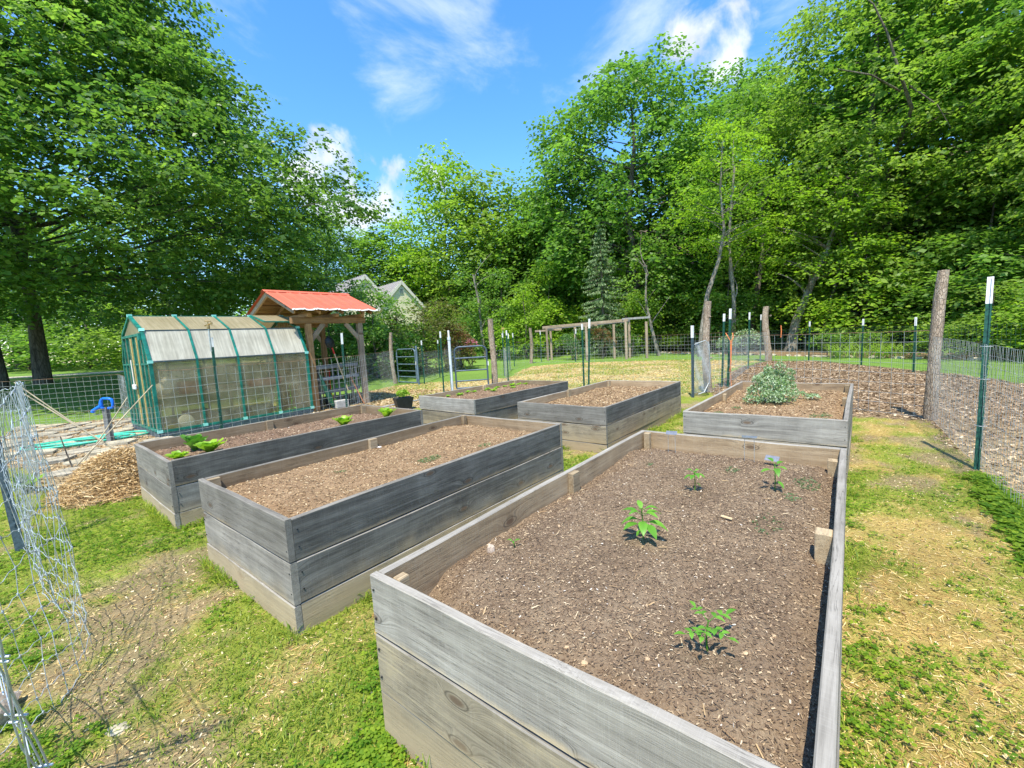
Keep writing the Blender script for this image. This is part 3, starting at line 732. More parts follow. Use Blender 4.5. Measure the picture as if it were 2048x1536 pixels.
# ---------------------------------------------------------------- leaves and garden plants
def leaf(mb, vals, p, d, up, length, width, droop=.4, fold=.25, n=4, shape='lance', wav=0, seed=0):
    """curved leaf with midrib: adds to mb, values for colour to vals"""
    r = random.Random(seed); p = Vector(p); d = Vector(d).normalized(); up = Vector(up); s = d.cross(up).normalized(); up = s.cross(d)
    base = len(mb.v); vs = []; tone = r.uniform(.2, 1)
    for i in range(n+1):
        t = i/n
        w = {'lance': math.sin(math.pi*min(1, t*.93+.07))**.8*(1-t*.35), 'broad': math.sin(math.pi*(.12+.80*t))**.7*(.55+.55*t), 'oval': math.sin(math.pi*(.04+.94*t))**.7}[shape]*width/2
        c = p+d*length*t*(1-.12*droop*t)+up*length*(-.55*droop*t*t+.12*t)
        zz = wav*math.sin(t*11+r.uniform(0, 6))*width
        vs += [c-s*w+up*(w*fold+zz), c, c+s*w+up*(w*fold-zz)]
    fs = []
    for i in range(n):
        a = i*3; fs += [(a, a+1, a+4, a+3), (a+1, a+2, a+5, a+4)]
    mb.add(vs, fs, 0, True); vals += [min(1, max(0, tone+(-.14 if (j % 3) == 1 else .06)+.12*(j//3)/n)) for j in range(len(vs))]
def set_v(o, vals, me=None):
    a = o.data.attributes.new('v', 'FLOAT', 'POINT'); a.data.foreach_set('value', np.array(vals, np.float32)); return o
def seedling(label, x, y, z, h, spec, seed, mt=L['seedling'], cat='seedling'):
    """spec: list of (height fraction, azimuth deg, length, elevation)"""
    t = thing('seedling', label, cat, (x, y, z)); r = random.Random(seed)
    b = MB(); b.tube([(0, 0, -.02), (.004, .002, h*.5), (-.002, .004, h)], [.0034, .003, .002], 6); set_v(b.build('stem', L['seedling'], t), [.35]*len(b.v))
    for i, (f, az, ln, el) in enumerate(spec):
        b = MB(); vals = []; a = R(az); d = Vector((math.cos(a), math.sin(a), math.sin(R(el))))
        p0 = Vector((0, 0, h*f)); p1 = p0+d.normalized()*ln*.35
        b.tube([p0, p1], [.0018, .0012], 4); vals += [.4]*len(b.v)
        leaf(b, vals, p1, d, (0, 0, 1), ln, ln*.56, r.uniform(.7, 1.3), .2, 5, 'lance', .02, seed*17+i)
        set_v(b.build('leaf', mt, t), vals)
    return t
zA = lambda u, v: float(bed_surface('A', np.array(u), np.array(v)))
def on_bed(k, u, v): x, y = to_world(k, u, v); return x, y, float(bed_surface(k, np.array(u), np.array(v)))
seedling('largest pepper seedling, in the middle left of the nearest bed', *on_bed('A', 1.04, .70), .145,
         [(.55, 200, .085, 10), (.62, 330, .095, 5), (.7, 255, .090, 0), (.8, 20, .088, 15), (.85, 150, .080, 25), (.95, 90, .06, 50), (1, 240, .05, 50), (1, 350, .06, 35), (.35, 215, .04, -10), (.62, 285, .095, -5), (.66, 175, .08, 15), (.9, 310, .065, 20), (.92, 200, .06, 30)], 3)
seedling('small drooping pepper seedling near the far plank of the nearest bed', *on_bed('A', 1.78, .74), .115,
         [(.8, 190, .055, 10), (.85, 350, .055, 5), (.95, 270, .05, 10), (.9, 60, .05, 15), (1, 130, .05, 20), (.4, 320, .03, 0), (.88, 230, .055, 0), (.92, 310, .05, 5), (1, 30, .045, 25)], 5)
seedling('tall leaning pepper seedling with a yellow lower leaf, near the lying plant tag', *on_bed('A', 2.05, 1.13), .16,
         [(.75, 190, .075, 15), (.85, 250, .075, 10), (.95, 20, .065, 20), (1, 100, .06, 45), (.9, 300, .055, 10), (.4, 290, .055, -20), (.3, 330, .045, -15)], 8)
# tomato seedling: compound leaves
def tomato(x, y, z):
    t = thing('seedling', 'small tomato seedling closest to the front plank of the nearest bed', 'seedling', (x, y, z)); r = random.Random(5)
    b = MB(); b.tube([(0, 0, -.02), (-.004, 0, .05), (.004, .002, .10)], [.003, .0026, .0018], 6); set_v(b.build('stem', L['seedling'], t), [.3]*len(b.v))
    for i, (f, az, ln) in enumerate([(.06, 185, .08), (.08, 300, .075), (.095, 20, .085), (.10, 100, .07), (.085, 235, .075)]):
        b = MB(); vals = []; a = R(az); d = Vector((math.cos(a), math.sin(a), .45)).normalized(); s = d.cross(Vector((0, 0, 1))).normalized()
        pts = [Vector((0, 0, f))+d*ln*q-Vector((0, 0, 1))*ln*.35*q*q for q in (0, .33, .66, 1)]
        b.tube(pts, [.0016, .0014, .001, .0008], 4); vals += [.35]*len(b.v)
        for q, sg in ((.4, -1), (.4, 1), (.72, -1), (.72, 1), (1, 0)):
            p = Vector((0, 0, f))+d*ln*q-Vector((0, 0, 1))*ln*.35*q*q
            leaf(b, vals, p, d*(.5 if sg else 1)+s*sg, (0, 0, 1), ln*(.38 if sg else .5), ln*.22, .8, .2, 4, 'lance', .05, i*9+int(q*10)+sg)
        set_v(b.build('leaf', L['seedling'], t), vals)
tomato(*on_bed('A', .44, 1.14))
seedling('tiny two leaf sprout beside the bleached wood chunk', *on_bed('A', .66, .20), .03, [(.9, 20, .032, 20), (.9, 150, .03, 25), (1, 270, .025, 30)], 12)
# lettuces
def lettuce(label, x, y, z, r0, n, seed, tall=1.0, mt=L['lettuce']):
    t = thing('lettuce', label, 'lettuce', (x, y, z)); r = random.Random(seed)
    for i in range(n):
        q = i/n; az = i*2.4+r.uniform(-.2, .2); el = min(1.45, (.70+.72*q)*tall)
        b = MB(); vals = []; d = Vector((math.cos(az)*math.cos(el), math.sin(az)*math.cos(el), math.sin(el)))
        leaf(b, vals, Vector((math.cos(az)*.012, math.sin(az)*.012, .005)), d, (0, 0, 1), r0*r.uniform(.75, 1.1)*(1-.25*q), r0*r.uniform(.42, .62), r.uniform(.25, .6), .32, 6, 'broad', .09, seed*31+i)
        set_v(b.build('leaf', mt, t), vals)
L['lettuce_dark'] = leaf_mat('romaine_leaf', (.055, .19, .025), (.20, .42, .06), .35, .45)
lettuce('tall dark green romaine lettuce at the near end of the leftmost bed', *on_bed('C', .42, .62), .22, 22, 1, 1.2, L['lettuce_dark'])
lettuce('large pale yellow green lettuce beside the dark romaine', *on_bed('C', .46, .98), .20, 26, 2, .95)
lettuce('smallest lettuce, tucked in front of the dark romaine', *on_bed('C', .20, .92), .13, 20, 3, .8)
lettuce('pale lettuce halfway along the leftmost bed', *on_bed('C', 1.98, 1.02), .19, 22, 4, 1.0)
lettuce('pale lettuce at the far end of the leftmost bed', *on_bed('C', 2.62, 1.05), .19, 20, 6, 1.15)
# row of small sprouts in the bed by the gate: one built, the rest copied
def sprout_proto():
    b = MB(); vals = []
    for i in range(9):
        a = i*2.4; d = (math.cos(a), math.sin(a), .25+.09*i)
        leaf(b, vals, (0, 0, .005), d, (0, 0, 1), .085, .05, .5, .2, 3, 'oval', .03, i)
    o = b.build('sprout', L['lettuce']); set_v(o, vals); return o
sp0 = sprout_proto(); cnt = 0
for u, v in [(.25, .30), (.48, .26), (.70, .33), (.80, .28), (1.0, .25), (1.12, .31), (1.45, .30), (1.55, .26), (1.72, .33), (1.85, .27), (1.98, .33), (2.1, .28), (2.22, .33), (2.34, .28), (2.45, .33), (2.58, .28), (2.66, .36), (1.35, .62), (1.9, .66)]:
    o = sp0 if cnt == 0 else sp0.copy()
    if cnt: COL.objects.link(o)
    o.location = on_bed('D', u, v); o.rotation_euler = (0, 0, cnt*1.9); s_ = random.uniform(.65, 1.25); o.scale = (s_, s_, s_)
    tag(o, 'small yellow green sprout in the row along the bed beside the blue gate', 'sprout', 'sprouts in a row in the bed by the gate'); cnt += 1
# the grey green bush
def tiny_leaves(c, n, rad, ls, squash=.8, shell=.55, up=.45):
    d = rng.normal(size=(n, 3)); d /= np.linalg.norm(d, axis=1)[:, None]; d[:, 2] = np.where(d[:, 2] < -.3, -d[:, 2], d[:, 2])
    rr = rng.uniform(shell, 1, n)**.7
    P = np.array(c)+d*rr[:, None]*np.array([rad, rad, rad*squash])
    A = d*.6+rng.normal(size=(n, 3))*.6; A /= np.linalg.norm(A, axis=1)[:, None]; nn = d*.4+np.array([0, 0, up])+rng.normal(size=(n, 3))*.4
    B = np.cross(A, nn); B /= np.linalg.norm(B, axis=1)[:, None]+1e-9
    s = ls*rng.uniform(.6, 1.3, n)[:, None]
    return quads(P, A*s*.5, B*s*.22, np.clip(rng.beta(.9, .9, n), 0, 1))
def merge(parts):
    V, F, A, o = [], [], [], 0
    for v, f, a in parts: V.append(v); F.append(f+o); A.append(a); o += len(v)
    return np.concatenate(V), np.concatenate(F), np.concatenate(A)
def bush(name, label, cat, x, y, z, parts_spec, mt, ls, stems=8, group=None, sm=None):
    """parts_spec: (dx, dy, dz, radius, squash, n)"""
    t = thing(name, label, cat, (x, y, z), 0, group)
    V, F, A = merge([tiny_leaves((a, b_, c), n, r_, ls, sq) for a, b_, c, r_, sq, n in parts_spec])
    link('foliage', np_mesh('foliage', V, F, mt, A), t)
    b = MB()
    for i, (a, b_, c, r_, sq, n) in enumerate(parts_spec):
        for j in range(max(1, stems//len(parts_spec))):
            q = random.uniform(-.6, .6)*r_; q2 = random.uniform(-.6, .6)*r_
            b.tube(bez((a*.08, b_*.08, -.02), (a*.4, b_*.4, c*.7), (a+q, b_+q2, c+r_*sq*.5), 4), [ls*.16+.002, ls*.13+.002, ls*.1+.0015, ls*.07+.001, ls*.05+.001], 5)
    b.build('stems', sm or M['bark'], t)
    return t
x, y, z = on_bed('F', 1.45, .66)
gr = random.Random(4)
bush('grey_green_bush', 'bushy grey green herb with feathery leaves in the right hand bed', 'herb bush', x, y, z,
     [(.12, .02, .50, .08, 1.5, 150), (-.04, .06, .46, .07, 1.5, 120), (-.22, .04, .32, .09, 1.2, 170), (.26, .02, .40, .09, 1.2, 150), (0, 0, .20, .22, 1.0, 800), (.19, .03, .17, .19, .9, 600), (-.20, .02, .14, .19, .9, 560), (.05, -.19, .10, .18, .8, 560), (-.12, -.17, .08, .18, .7, 480), (.10, .12, .34, .15, 1.0, 420), (.24, .04, .30, .12, .9, 260), (-.07, .10, .32, .14, 1.0, 300), (-.34, -.03, .05, .14, .6, 260), (.02, .2, .38, .09, 1, 140)],
     L['grey_green'], .042, 26, sm=simple('green_stem', (.2, .3, .14), .7)).scale = (.82, .82, .86)
x, y, z = on_bed('F', 1.75, 1.05)
bush('herb_sprig', 'low sprig of grey green herb just right of the big bush', 'herb sprig', x, y, z, [(0, 0, .03, .09, .5, 120), (-.06, .1, .05, .06, .8, 70)], L['grey_green'], .038, 4)
# flat weeds on the soil, nobody could count them
def weeds(parent_k, spots):
    parts = []
    for u, v, rad, n in spots:
        a = rng.uniform(0, 6.28, n); rr = rad*np.sqrt(rng.uniform(0, 1, n)); uu = u+rr*np.cos(a); vv = v+rr*.6*np.sin(a)
        P = np.stack([uu, -vv, bed_surface(parent_k, uu, vv)+rng.uniform(.003, .012, n)], 1)
        A = rand_dirs(n, (-.1, .35)); B = np.cross(A, rand_dirs(n, (.6, 1))); s = rng.uniform(.006, .014, n)[:, None]
        parts.append(quads(P, A*s, B*s*.4, rng.uniform(0, 1, n)))
    V, F, A = merge(parts)
    o = link('weeds', np_mesh('weeds', V, F, L['weed'], A), beds[parent_k]); o['kind'] = 'stuff'
weeds('A', [(2.25, 1.28, .12, 110), (1.95, 1.22, .08, 50), (1.5, 1.17, .12, 55), (2.3, .85, .07, 45), (2.2, .3, .04, 20)])
weeds('B', [(1.42, .98, .12, 220), (2.0, 1.1, .08, 80), (.8, .6, .05, 30)])
weeds('F', [(.9, .35, .09, 90), (.5, .25, .08, 80), (.55, 1.2, .15, 160), (.7, 1.25, .1, 60)])
# plant tags: a little tilted plate on two wire legs
def plant_tag(label, x, y, z, w, az, tilt, h, m_, lying=False):
    t = thing('plant_tag', label, 'plant tag', (x, y, z), az)
    b = MB(); ax = (Vector((1, 0, 0)), Vector((0, math.cos(tilt), math.sin(tilt))), Vector((0, -math.sin(tilt), math.cos(tilt))))
    b.box((0, 0, h), (w, .045, .0012), ax); b.build('tag_plate', m_, t)
    if not lying:
        for sx in (-1, 1):
            b = MB(); b.tube([(sx*w*.32, 0, -.06), (sx*w*.32, .002, h*.6), (sx*w*.30, .004, h-.004)], .0016, 5); b.build('wire_leg', M['wire'], t)
tin = simple('dull_tin_plate', (.34, .34, .35), .35, .15, 30, .7)
x, y, z = on_bed('A', 2.60, .34); plant_tag('pale tin plant tag on two wires, left of the pair by the far plank', x, y, z, .085, -.5, .5, .17, tin)
x, y, z = on_bed('A', 2.62, .90); plant_tag('dark tin plant tag on two wires, in the middle of the far plank', x, y, z, .10, -.55, .15, .19, tin)
x, y, z = on_bed('A', 2.58, 1.05); plant_tag('fallen tin plant tag leaning on the soil behind the tall seedling', x, y, z, .09, -.9, .75, .05, tin, True)
def chunk(name, label, cat, x, y, z, s, m_, seed, group=None, sc=(1, 1, 1)):
    me = bpy.data.meshes.new(name); bm_ = bmesh_ico(s, seed, sc, me); me.materials.append(m_)
    o = link(name, me); o.location = (x, y, z); return tag(o, label, cat, group)
import bmesh
def bmesh_ico(s, seed, sc, me, sub=2):
    bm = bmesh.new(); bmesh.ops.create_icosphere(bm, subdivisions=sub, radius=1); r = random.Random(seed)
    for v in bm.verts:
        k = 1+r.uniform(-.22, .22); v.co = Vector((v.co.x*sc[0], v.co.y*sc[1], v.co.z*sc[2]))*k*s
    bm.to_mesh(me); bm.free(); return me
x, y, z = on_bed('A', .57, .13); chunk('wood_chunk', 'bleached knotty wood chunk lying on the compost by the left plank', 'wood chunk', x, y, z+.012, .022, M['bleached'], 3, None, (.8, .8, 1.4))
x, y, z = on_bed('A', .66, .10); 
for i, (u, v, s) in enumerate([(.14, .82, .011), (.19, .84, .010), (1.33, .12, .013), (.22, .76, .007), (.47, 1.24, .008), (.30, 1.0, .007), (.95, .28, .007), (.72, .52, .006), (.9, 1.0, .006), (.6, 1.3, .006)]):
    x, y, z = on_bed('A', u, v); chunk('pebble', 'small tan pebble lying on the dark compost', 'pebble', x, y, z+s*.4, s, M['rock_tan'], i, 'tan pebbles on the compost of the nearest bed', (1.1, .9, .7))
x, y, z = on_bed('B', 1.50, .12); chunk('pale_stone', 'small white stone at the foot of the stake in the bare soil bed', 'stone', x, y, z+.01, .016, M['white_cap'], 6, None, (1.5, 1, .5))
# a flake of pale board lying on the compost
x, y, z = on_bed('A', 1.48, .98); b = MB(); b.box((0, 0, 0), (.055, .018, .004)); o = b.build('wood_sliver', M['chips_tan']); o.location = (x, y, z+.012); o.rotation_euler = (.1, .1, -.7); set_v(o, [.85]*8); tag(o, 'pale flat wood sliver in the middle of the dark compost', 'wood sliver')

# ---------------------------------------------------------------- greenhouse
GHX, GHY = -7.07, 8.49; GRZ = math.atan2(.7734, .6339)
def gl(ox, oy, a, b_, z): # local -> world for greenhouse and arbor frame
    c, s = math.cos(GRZ), math.sin(GRZ); return (ox+c*a-s*b_, oy+s*a+c*b_, z)
gh = thing('greenhouse', 'small hobby greenhouse with green frame and milky curved roof panels', 'greenhouse', (GHX, GHY, 0), GRZ)
PR = [(0, .12), (0, 1.54), (.33, 2.17), (1.2, 2.52), (2.07, 2.17), (2.4, 1.54), (2.4, .12)]
XS = [0, .77, 1.54, 2.31, 3.08]
for i, xx in enumerate(XS):
    w = .058 if i in (0, 4) else .040
    b = MB()
    for (y0, z0), (y1, z1) in zip(PR[:-1], PR[1:]): b.beam((xx, y0, z0), (xx, y1, z1), w, .05, (1, 0, 0) if False else (0, 0, 1) if y0 != y1 else (0, 1, 0))
    b.build('frame_rib', M['gh_green'], gh)
def rail(y, z, w=.035, h=.03, m_='gh_green', name='frame_rail', x0=.02, x1=3.06):
    b = MB(); b.beam((x0, y, z), (x1, y, z), w, h); return b.build(name, M[m_], gh)
for y_, z_ in ((0, .14), (2.4, .14), (0.0, 1.54), (2.4, 1.54), (.33, 2.17), (2.07, 2.17), (1.2, 2.52)): rail(y_, z_, .034, .024 if z_ > .3 else .05, 'gh_green' if z_ < .3 or z_ > 2.4 else 'tpost_grey')
rail(-.01, .055, .03, .11, 'tpost_grey', 'base_board', -.02, 3.10); rail(2.41, .055, .03, .11, 'tpost_grey', 'base_board', -.02, 3.10)
b = MB(); b.beam((-.01, 0, .055), (-.01, 2.4, .055), .03, .11); b.build('base_board', M['tpost_grey'], gh)
jb = MB(); jb.box((0, 0, 0), (.085, .062, .06)); jme = jb.mesh('joint', M['gh_pale'])
for xx in XS:
    for (y_, z_) in ((0, .145), (0.0, 1.54), (.33, 2.18), (1.2, 2.53)):
        if z_ in (1.54, 2.18) and xx not in (0, 3.08): continue
        o = link('joint', jme, gh); o.location = (xx, y_-.004, z_); 
        if z_ == 2.18: o.rotation_euler = (-.4, 0, 0)
def panel(name, x0, x1, a, c, m_, off=0):
    b = MB(); (y0, z0), (y1, z1) = a, c; dy, dz = y1-y0, z1-z0; l_ = math.hypot(dy, dz); u = Vector((0, dy/l_, dz/l_)); n_ = Vector((1, 0, 0)).cross(u)
    p0 = Vector(((x0+x1)/2, (y0+y1)/2, (z0+z1)/2))+n_*off
    b.box(p0, (x1-x0-.036, l_-.03, .006), (Vector((1, 0, 0)), u, n_)); return b.build(name, M[m_], gh)
for i in range(4):
    x0, x1 = XS[i], XS[i+1]
    for s_, nm, mm in ((0, 'wall_panel', 'panel_wall'), (1, 'slope_panel', 'panel_slope'), (2, 'roof_panel', 'panel_top'), (3, 'roof_panel', 'panel_top'), (4, 'slope_panel', 'panel_slope'), (5, 'wall_panel', 'panel_wall')):
        if i == 3 and s_ == 2: continue
        panel(nm, x0, x1, PR[s_], PR[s_+1], mm)
# propped roof vent at the far end
vent = MB(); vp = [(.36, 2.34), (1.2, 2.55)]
vent.box((2.695, .78, 2.445), (.73, .86, .006), (Vector((1, 0, 0)), Vector((0, .97, .243)), Vector((0, -.243, .97))), 1)
for xx in (2.33, 3.06): vent.beam((xx, .36, 2.335), (xx, 1.2, 2.55), .035, .03)
vent.beam((2.33, .36, 2.335), (3.06, .36, 2.335), .035, .03)
vent.beam((2.66, .50, 2.24), (2.66, .50, 2.36), .012, .012)
vent.build('roof_vent', [M['gh_green'], M['panel_top']], gh)
# gable end with door
ys = [.0, .32, .62, .86, 1.12, 1.38, 1.70, 2.05, 2.4]
def gtop(y):
    for (y0, z0), (y1, z1) in zip(PR[1:-2], PR[2:-1]):
        if y0 <= y <= y1: return z0+(z1-z0)*(y-y0)/(y1-y0)
    return 1.54
for y_ in ys[1:-1]:
    b = MB(); b.beam((-.012, y_, .13), (-.012, y_, 2.10), .04, .045, (0, 1, 0)); b.build('gable_post', M['gh_green'], gh)
b = MB(); b.beam((-.02, .30, 2.10), (-.02, 2.1, 2.10), .04, .05); b.build('door_track', M['gh_green'], gh)
b = MB(); b.beam((-.012, .02, 1.50), (-.012, 2.38, 1.50), .035, .035); b.build('gable_rail', M['gh_green'], gh)
b = MB(); b.beam((-.012, .02, .15), (-.012, 2.38, .15), .04, .05); b.build('gable_rail', M['gh_green'], gh)
for xx in (0, 3.08):
    for y0, y1 in zip(ys[:-1], ys[1:]):
        b = MB(); zt0, zt1 = min(gtop(y0), 2.09 if xx == 0 else 9), min(gtop(y1), 2.09 if xx == 0 else 9); s_ = .018
        b.add([(xx, y0+s_, .16), (xx, y1-s_, .16), (xx, y1-s_, zt1-.02), (xx, y0+s_, zt0-.02), (xx+.006, y0+s_, .16), (xx+.006, y1-s_, .16), (xx+.006, y1-s_, zt1-.02), (xx+.006, y0+s_, zt0-.02)],
              [(0, 3, 2, 1), (4, 5, 6, 7), (0, 1, 5, 4), (2, 3, 7, 6), (1, 2, 6, 5), (0, 4, 7, 3)]); b.build('gable_panel', M['panel_wall'], gh)
b = MB(); b.add([(0, .40, 2.13), (0, 2.0, 2.13), (0, 1.2, 2.48), (.006, .40, 2.13), (.006, 2.0, 2.13), (.006, 1.2, 2.48)], [(0, 2, 1), (3, 4, 5), (0, 1, 4, 3), (1, 2, 5, 4), (2, 0, 3, 5)]); b.build('gable_panel', M['panel_top'], gh)
b = MB(); b.box((-.05, .34, 2.05), (.04, .12, .14)); b.build('door_bracket', M['gh_green'], gh)
b = MB(); b.beam((-.03, 1.25, .2), (-.03, 1.25, 2.05), .075, .02, (1, 0, 0)); b.build('door_slat', simple('yellow_wood', (.50, .36, .13), .7), gh)
b = MB(); b.beam((-.03, .72, .2), (-.03, .72, 2.05), .055, .02, (1, 0, 0)); b.build('door_slat', bpy.data.materials['yellow_wood'], gh)
# shelf inside and what stands on it
b = MB(); b.box((1.54, .40, .80), (2.95, .48, .045)); b.box((1.54, 2.0, .80), (2.95, .48, .045))
for xx in (.15, 1.5, 2.9): b.beam((xx, .6, 0), (xx, .6, .78), .04, .04, (1, 0, 0))
b.build('inner_shelf', simple('pale_shelf_board', (.50, .46, .36), .8), gh)
def sack(label, a, b_, z, r_, seed):
    me = bpy.data.meshes.new('sack'); bmesh_ico(r_, seed, (1.1, .9, .95), me); me.materials.append(M['grey_sack']); me.polygons.foreach_set('use_smooth', [True]*len(me.polygons))
    o = link('sack', me); o.location = gl(GHX, GHY, a, b_, z); tag(o, label, 'sack')
sack('lower pale rounded sack on the greenhouse shelf next to the corner', .20, .26, .98, .16, 1)
sack('paler sack slumped behind the rounded one on the greenhouse shelf', .34, .45, 1.05, .17, 2)
def trough(label, a, b_, z, l_, w, h, m_):
    b = MB(); t_ = .02
    b.add([(-l_/2*.9, -w/2*.85, 0), (l_/2*.9, -w/2*.85, 0), (l_/2*.9, w/2*.85, 0), (-l_/2*.9, w/2*.85, 0), (-l_/2, -w/2, h), (l_/2, -w/2, h), (l_/2, w/2, h), (-l_/2, w/2, h), (-l_/2+t_, -w/2+t_, h), (l_/2-t_, -w/2+t_, h), (l_/2-t_, w/2-t_, h), (-l_/2+t_, w/2-t_, h), (-l_/2+t_, -w/2+t_, h*.6), (l_/2-t_, -w/2+t_, h*.6), (l_/2-t_, w/2-t_, h*.6), (-l_/2+t_, w/2-t_, h*.6)],
          [(3, 2, 1, 0), (0, 1, 5, 4), (1, 2, 6, 5), (2, 3, 7, 6), (3, 0, 4, 7), (4, 5, 9, 8), (5, 6, 10, 9), (6, 7, 11, 10), (7, 4, 8, 11), (8, 9, 13, 12), (9, 10, 14, 13), (10, 11, 15, 14), (11, 8, 12, 15), (12, 13, 14, 15)])
    o = b.build('planter_trough', m_); o.location = gl(GHX, GHY, a, b_, z); o.rotation_euler = (0, 0, GRZ); tag(o, label, 'planter')
trough('terracotta trough on the greenhouse shelf beside the sacks', .66, .28, .825, .40, .26, .26, M['terracotta'])
trough('long pinkish trough on the far half of the greenhouse shelf', 2.15, .30, .825, .72, .24, .17, simple('pink_clay', (.50, .19, .14), .8))
trough('brown box standing under the greenhouse shelf near the corner', .75, .45, 0.02, .45, .35, .42, simple('brown_box', (.24, .13, .07), .8))
def disc(label, a, b_, z, r_):
    b = MB(); n = 22; pr = [(0, -.02), (r_*.8, -.02), (r_, -.03), (r_, .0), (r_*.85, .01), (0, .015)]
    b.lathe([(max(q, .001), zz) for q, zz in pr], n=n); o = b.build('round_lid', M['white_plastic']); o.location = gl(GHX, GHY, a, b_, z); o.rotation_euler = (R(82), 0, GRZ); tag(o, label, 'round lid')
disc('round white lid leaning inside the lower greenhouse wall', .47, .10, .27, .14)
b = MB(); b.lathe([(.001, 0), (.16, 0), (.19, .30), (.17, .30), (.15, .05), (.001, .05)], n=18); o = b.build('bucket', M['grey_sack']); o.location = gl(GHX, GHY, 2.05, .45, .02); tag(o, 'pale bucket on the floor inside the far end of the greenhouse', 'bucket')
b = MB()
for i in range(9):
    a = 2.45+random.uniform(-.25, .3); b.tube(bez((a, .35+random.uniform(-.1, .1), .02), (a+random.uniform(-.3, .3), .3, 1.0), (a+random.uniform(-.35, .35), .25+random.uniform(-.1, .2), random.uniform(.9, 1.75)), 8), .007, 4)
vines = b.build('dry_vines', M['cane']); vines.location = (GHX, GHY, 0); vines.rotation_euler = (0, 0, GRZ); tag(vines, 'dry pale vine stalks standing inside the far end of the greenhouse', 'vines')
# white long-handled brush on the gable
t = thing('brush', 'white long handled brush hanging on the greenhouse door end', 'brush', gl(GHX, GHY, -.07, 1.28, .98), GRZ)
b = MB(); b.tube([(0, 0, .10), (.0, .0, .62)], .011, 6); b.build('brush_handle', M['white_plastic'], t)
b = MB(); b.box((0, 0, .04), (.05, .22, .11)); o = b.build('brush_head', M['white_plastic'], t); bv = o.modifiers.new('bevel', 'BEVEL'); bv.width = .02; bv.segments = 2

# ---------------------------------------------------------------- timber arbor with red roof
AX, AY = -5.12, 11.12
ar = thing('garden_arbor', 'timber arbor with faded red metal roof joining the end of the greenhouse', 'arbor', (AX, AY, 0), GRZ)
def part(b, name, m_, parent): return b.build(name, M[m_] if isinstance(m_, str) else m_, parent)
def timber(name, a, c, w, h, m_, parent=None, up=(0, 0, 1), bev=.008):
    """square timber as its own object with its grain along its length"""
    a, c = Vector(a), Vector(c); d = (c-a); l_ = d.length; d.normalize(); s_ = d.cross(Vector(up))
    if s_.length < 1e-4: s_ = d.cross(Vector((0, 1, 0)))
    s_.normalize(); u = s_.cross(d).normalized()
    b = MB(); b.box((0, 0, 0), (l_, w, h)); o = b.build(name, M[m_] if isinstance(m_, str) else m_, parent)
    o.matrix_local = Matrix.Translation((a+c)/2) @ Matrix((d, -s_ if False else s_*-1, u)).transposed().to_4x4() if False else Matrix.Translation((a+c)/2) @ Matrix((d, u.cross(d), u)).transposed().to_4x4()
    bv = o.modifiers.new('bevel', 'BEVEL'); bv.width = bev; bv.segments = 1
    return o
D2 = 2.1
for (a, c, mm) in ((0, 0, 'cedar'), (1.45, 0, 'cedar_grey'), (0, D2, 'cedar'), (1.45, D2, 'cedar')): timber('post', (a, c, -.05), (a, c, 2.27), .135, .135, mm, ar)
for c in (0, D2): timber('beam', (-.42, c, 2.35), (1.62, c, 2.35), .13, .155, 'cedar', ar)
for a in (-.02, .72, 1.47): timber('tie_beam', (a, -.20, 2.475), (a, D2+.20, 2.475), .10, .09, 'cedar', ar)
for c in (0, D2):
    for a, s_ in ((0, 1), (1.45, -1)): timber('brace', (a+s_*.03, c, 1.83), (a+s_*.42, c, 2.27), .05, .12, 'cedar_grey', ar)
EY0, EZ0, RY, RZ_, EY1 = -.40, 2.545, 1.05, 3.13, 2.50
for a in (-.46, .18, .80, 1.42, 1.66):
    timber('rafter', (a, EY0+.06, EZ0-.02), (a, RY, RZ_-.055), .045, .085, 'cedar', ar); timber('rafter', (a, EY1-.06, EZ0-.02), (a, RY, RZ_-.055), .045, .085, 'cedar', ar)
timber('ridge_board', (-.5, RY, RZ_-.06), (1.70, RY, RZ_-.06), .03, .12, 'cedar', ar)
for f in (.18, .5, .82):
    for e_ in (EY0, EY1):
        yy = e_+(RY-e_)*f; zz = EZ0+(RZ_-EZ0)*f+.025; timber('purlin', (-.5, yy, zz), (1.72, yy, zz), .09, .022, 'cedar', ar, bev=.002)
for f in np.arange(.04, 1, .125):
    for e_ in (EY0, EY1):
        sl2 = (RZ_-EZ0)/(RY-e_); y0_, y1_ = e_+(RY-e_)*f, e_+(RY-e_)*(f+.118); q = MB(); q.add([(-.5, y0_, EZ0+(RZ_-EZ0)*f+.036), (1.7, y0_, EZ0+(RZ_-EZ0)*f+.036), (1.7, y1_, EZ0+(RZ_-EZ0)*(f+.118)+.036), (-.5, y1_, EZ0+(RZ_-EZ0)*(f+.118)+.036)], [(0, 1, 2, 3)]); o = q.build('ceiling_board', M['cedar'], ar); o.modifiers.new('solid', 'SOLIDIFY').thickness = .012
timber('gable_board', (-.485, EY0+.02, EZ0+.0), (-.485, RY, RZ_-.01), .022, .11, 'cedar_grey', ar, bev=.002); timber('gable_board', (-.485, EY1-.02, EZ0), (-.485, RY, RZ_-.01), .022, .11, 'cedar_grey', ar, bev=.002)
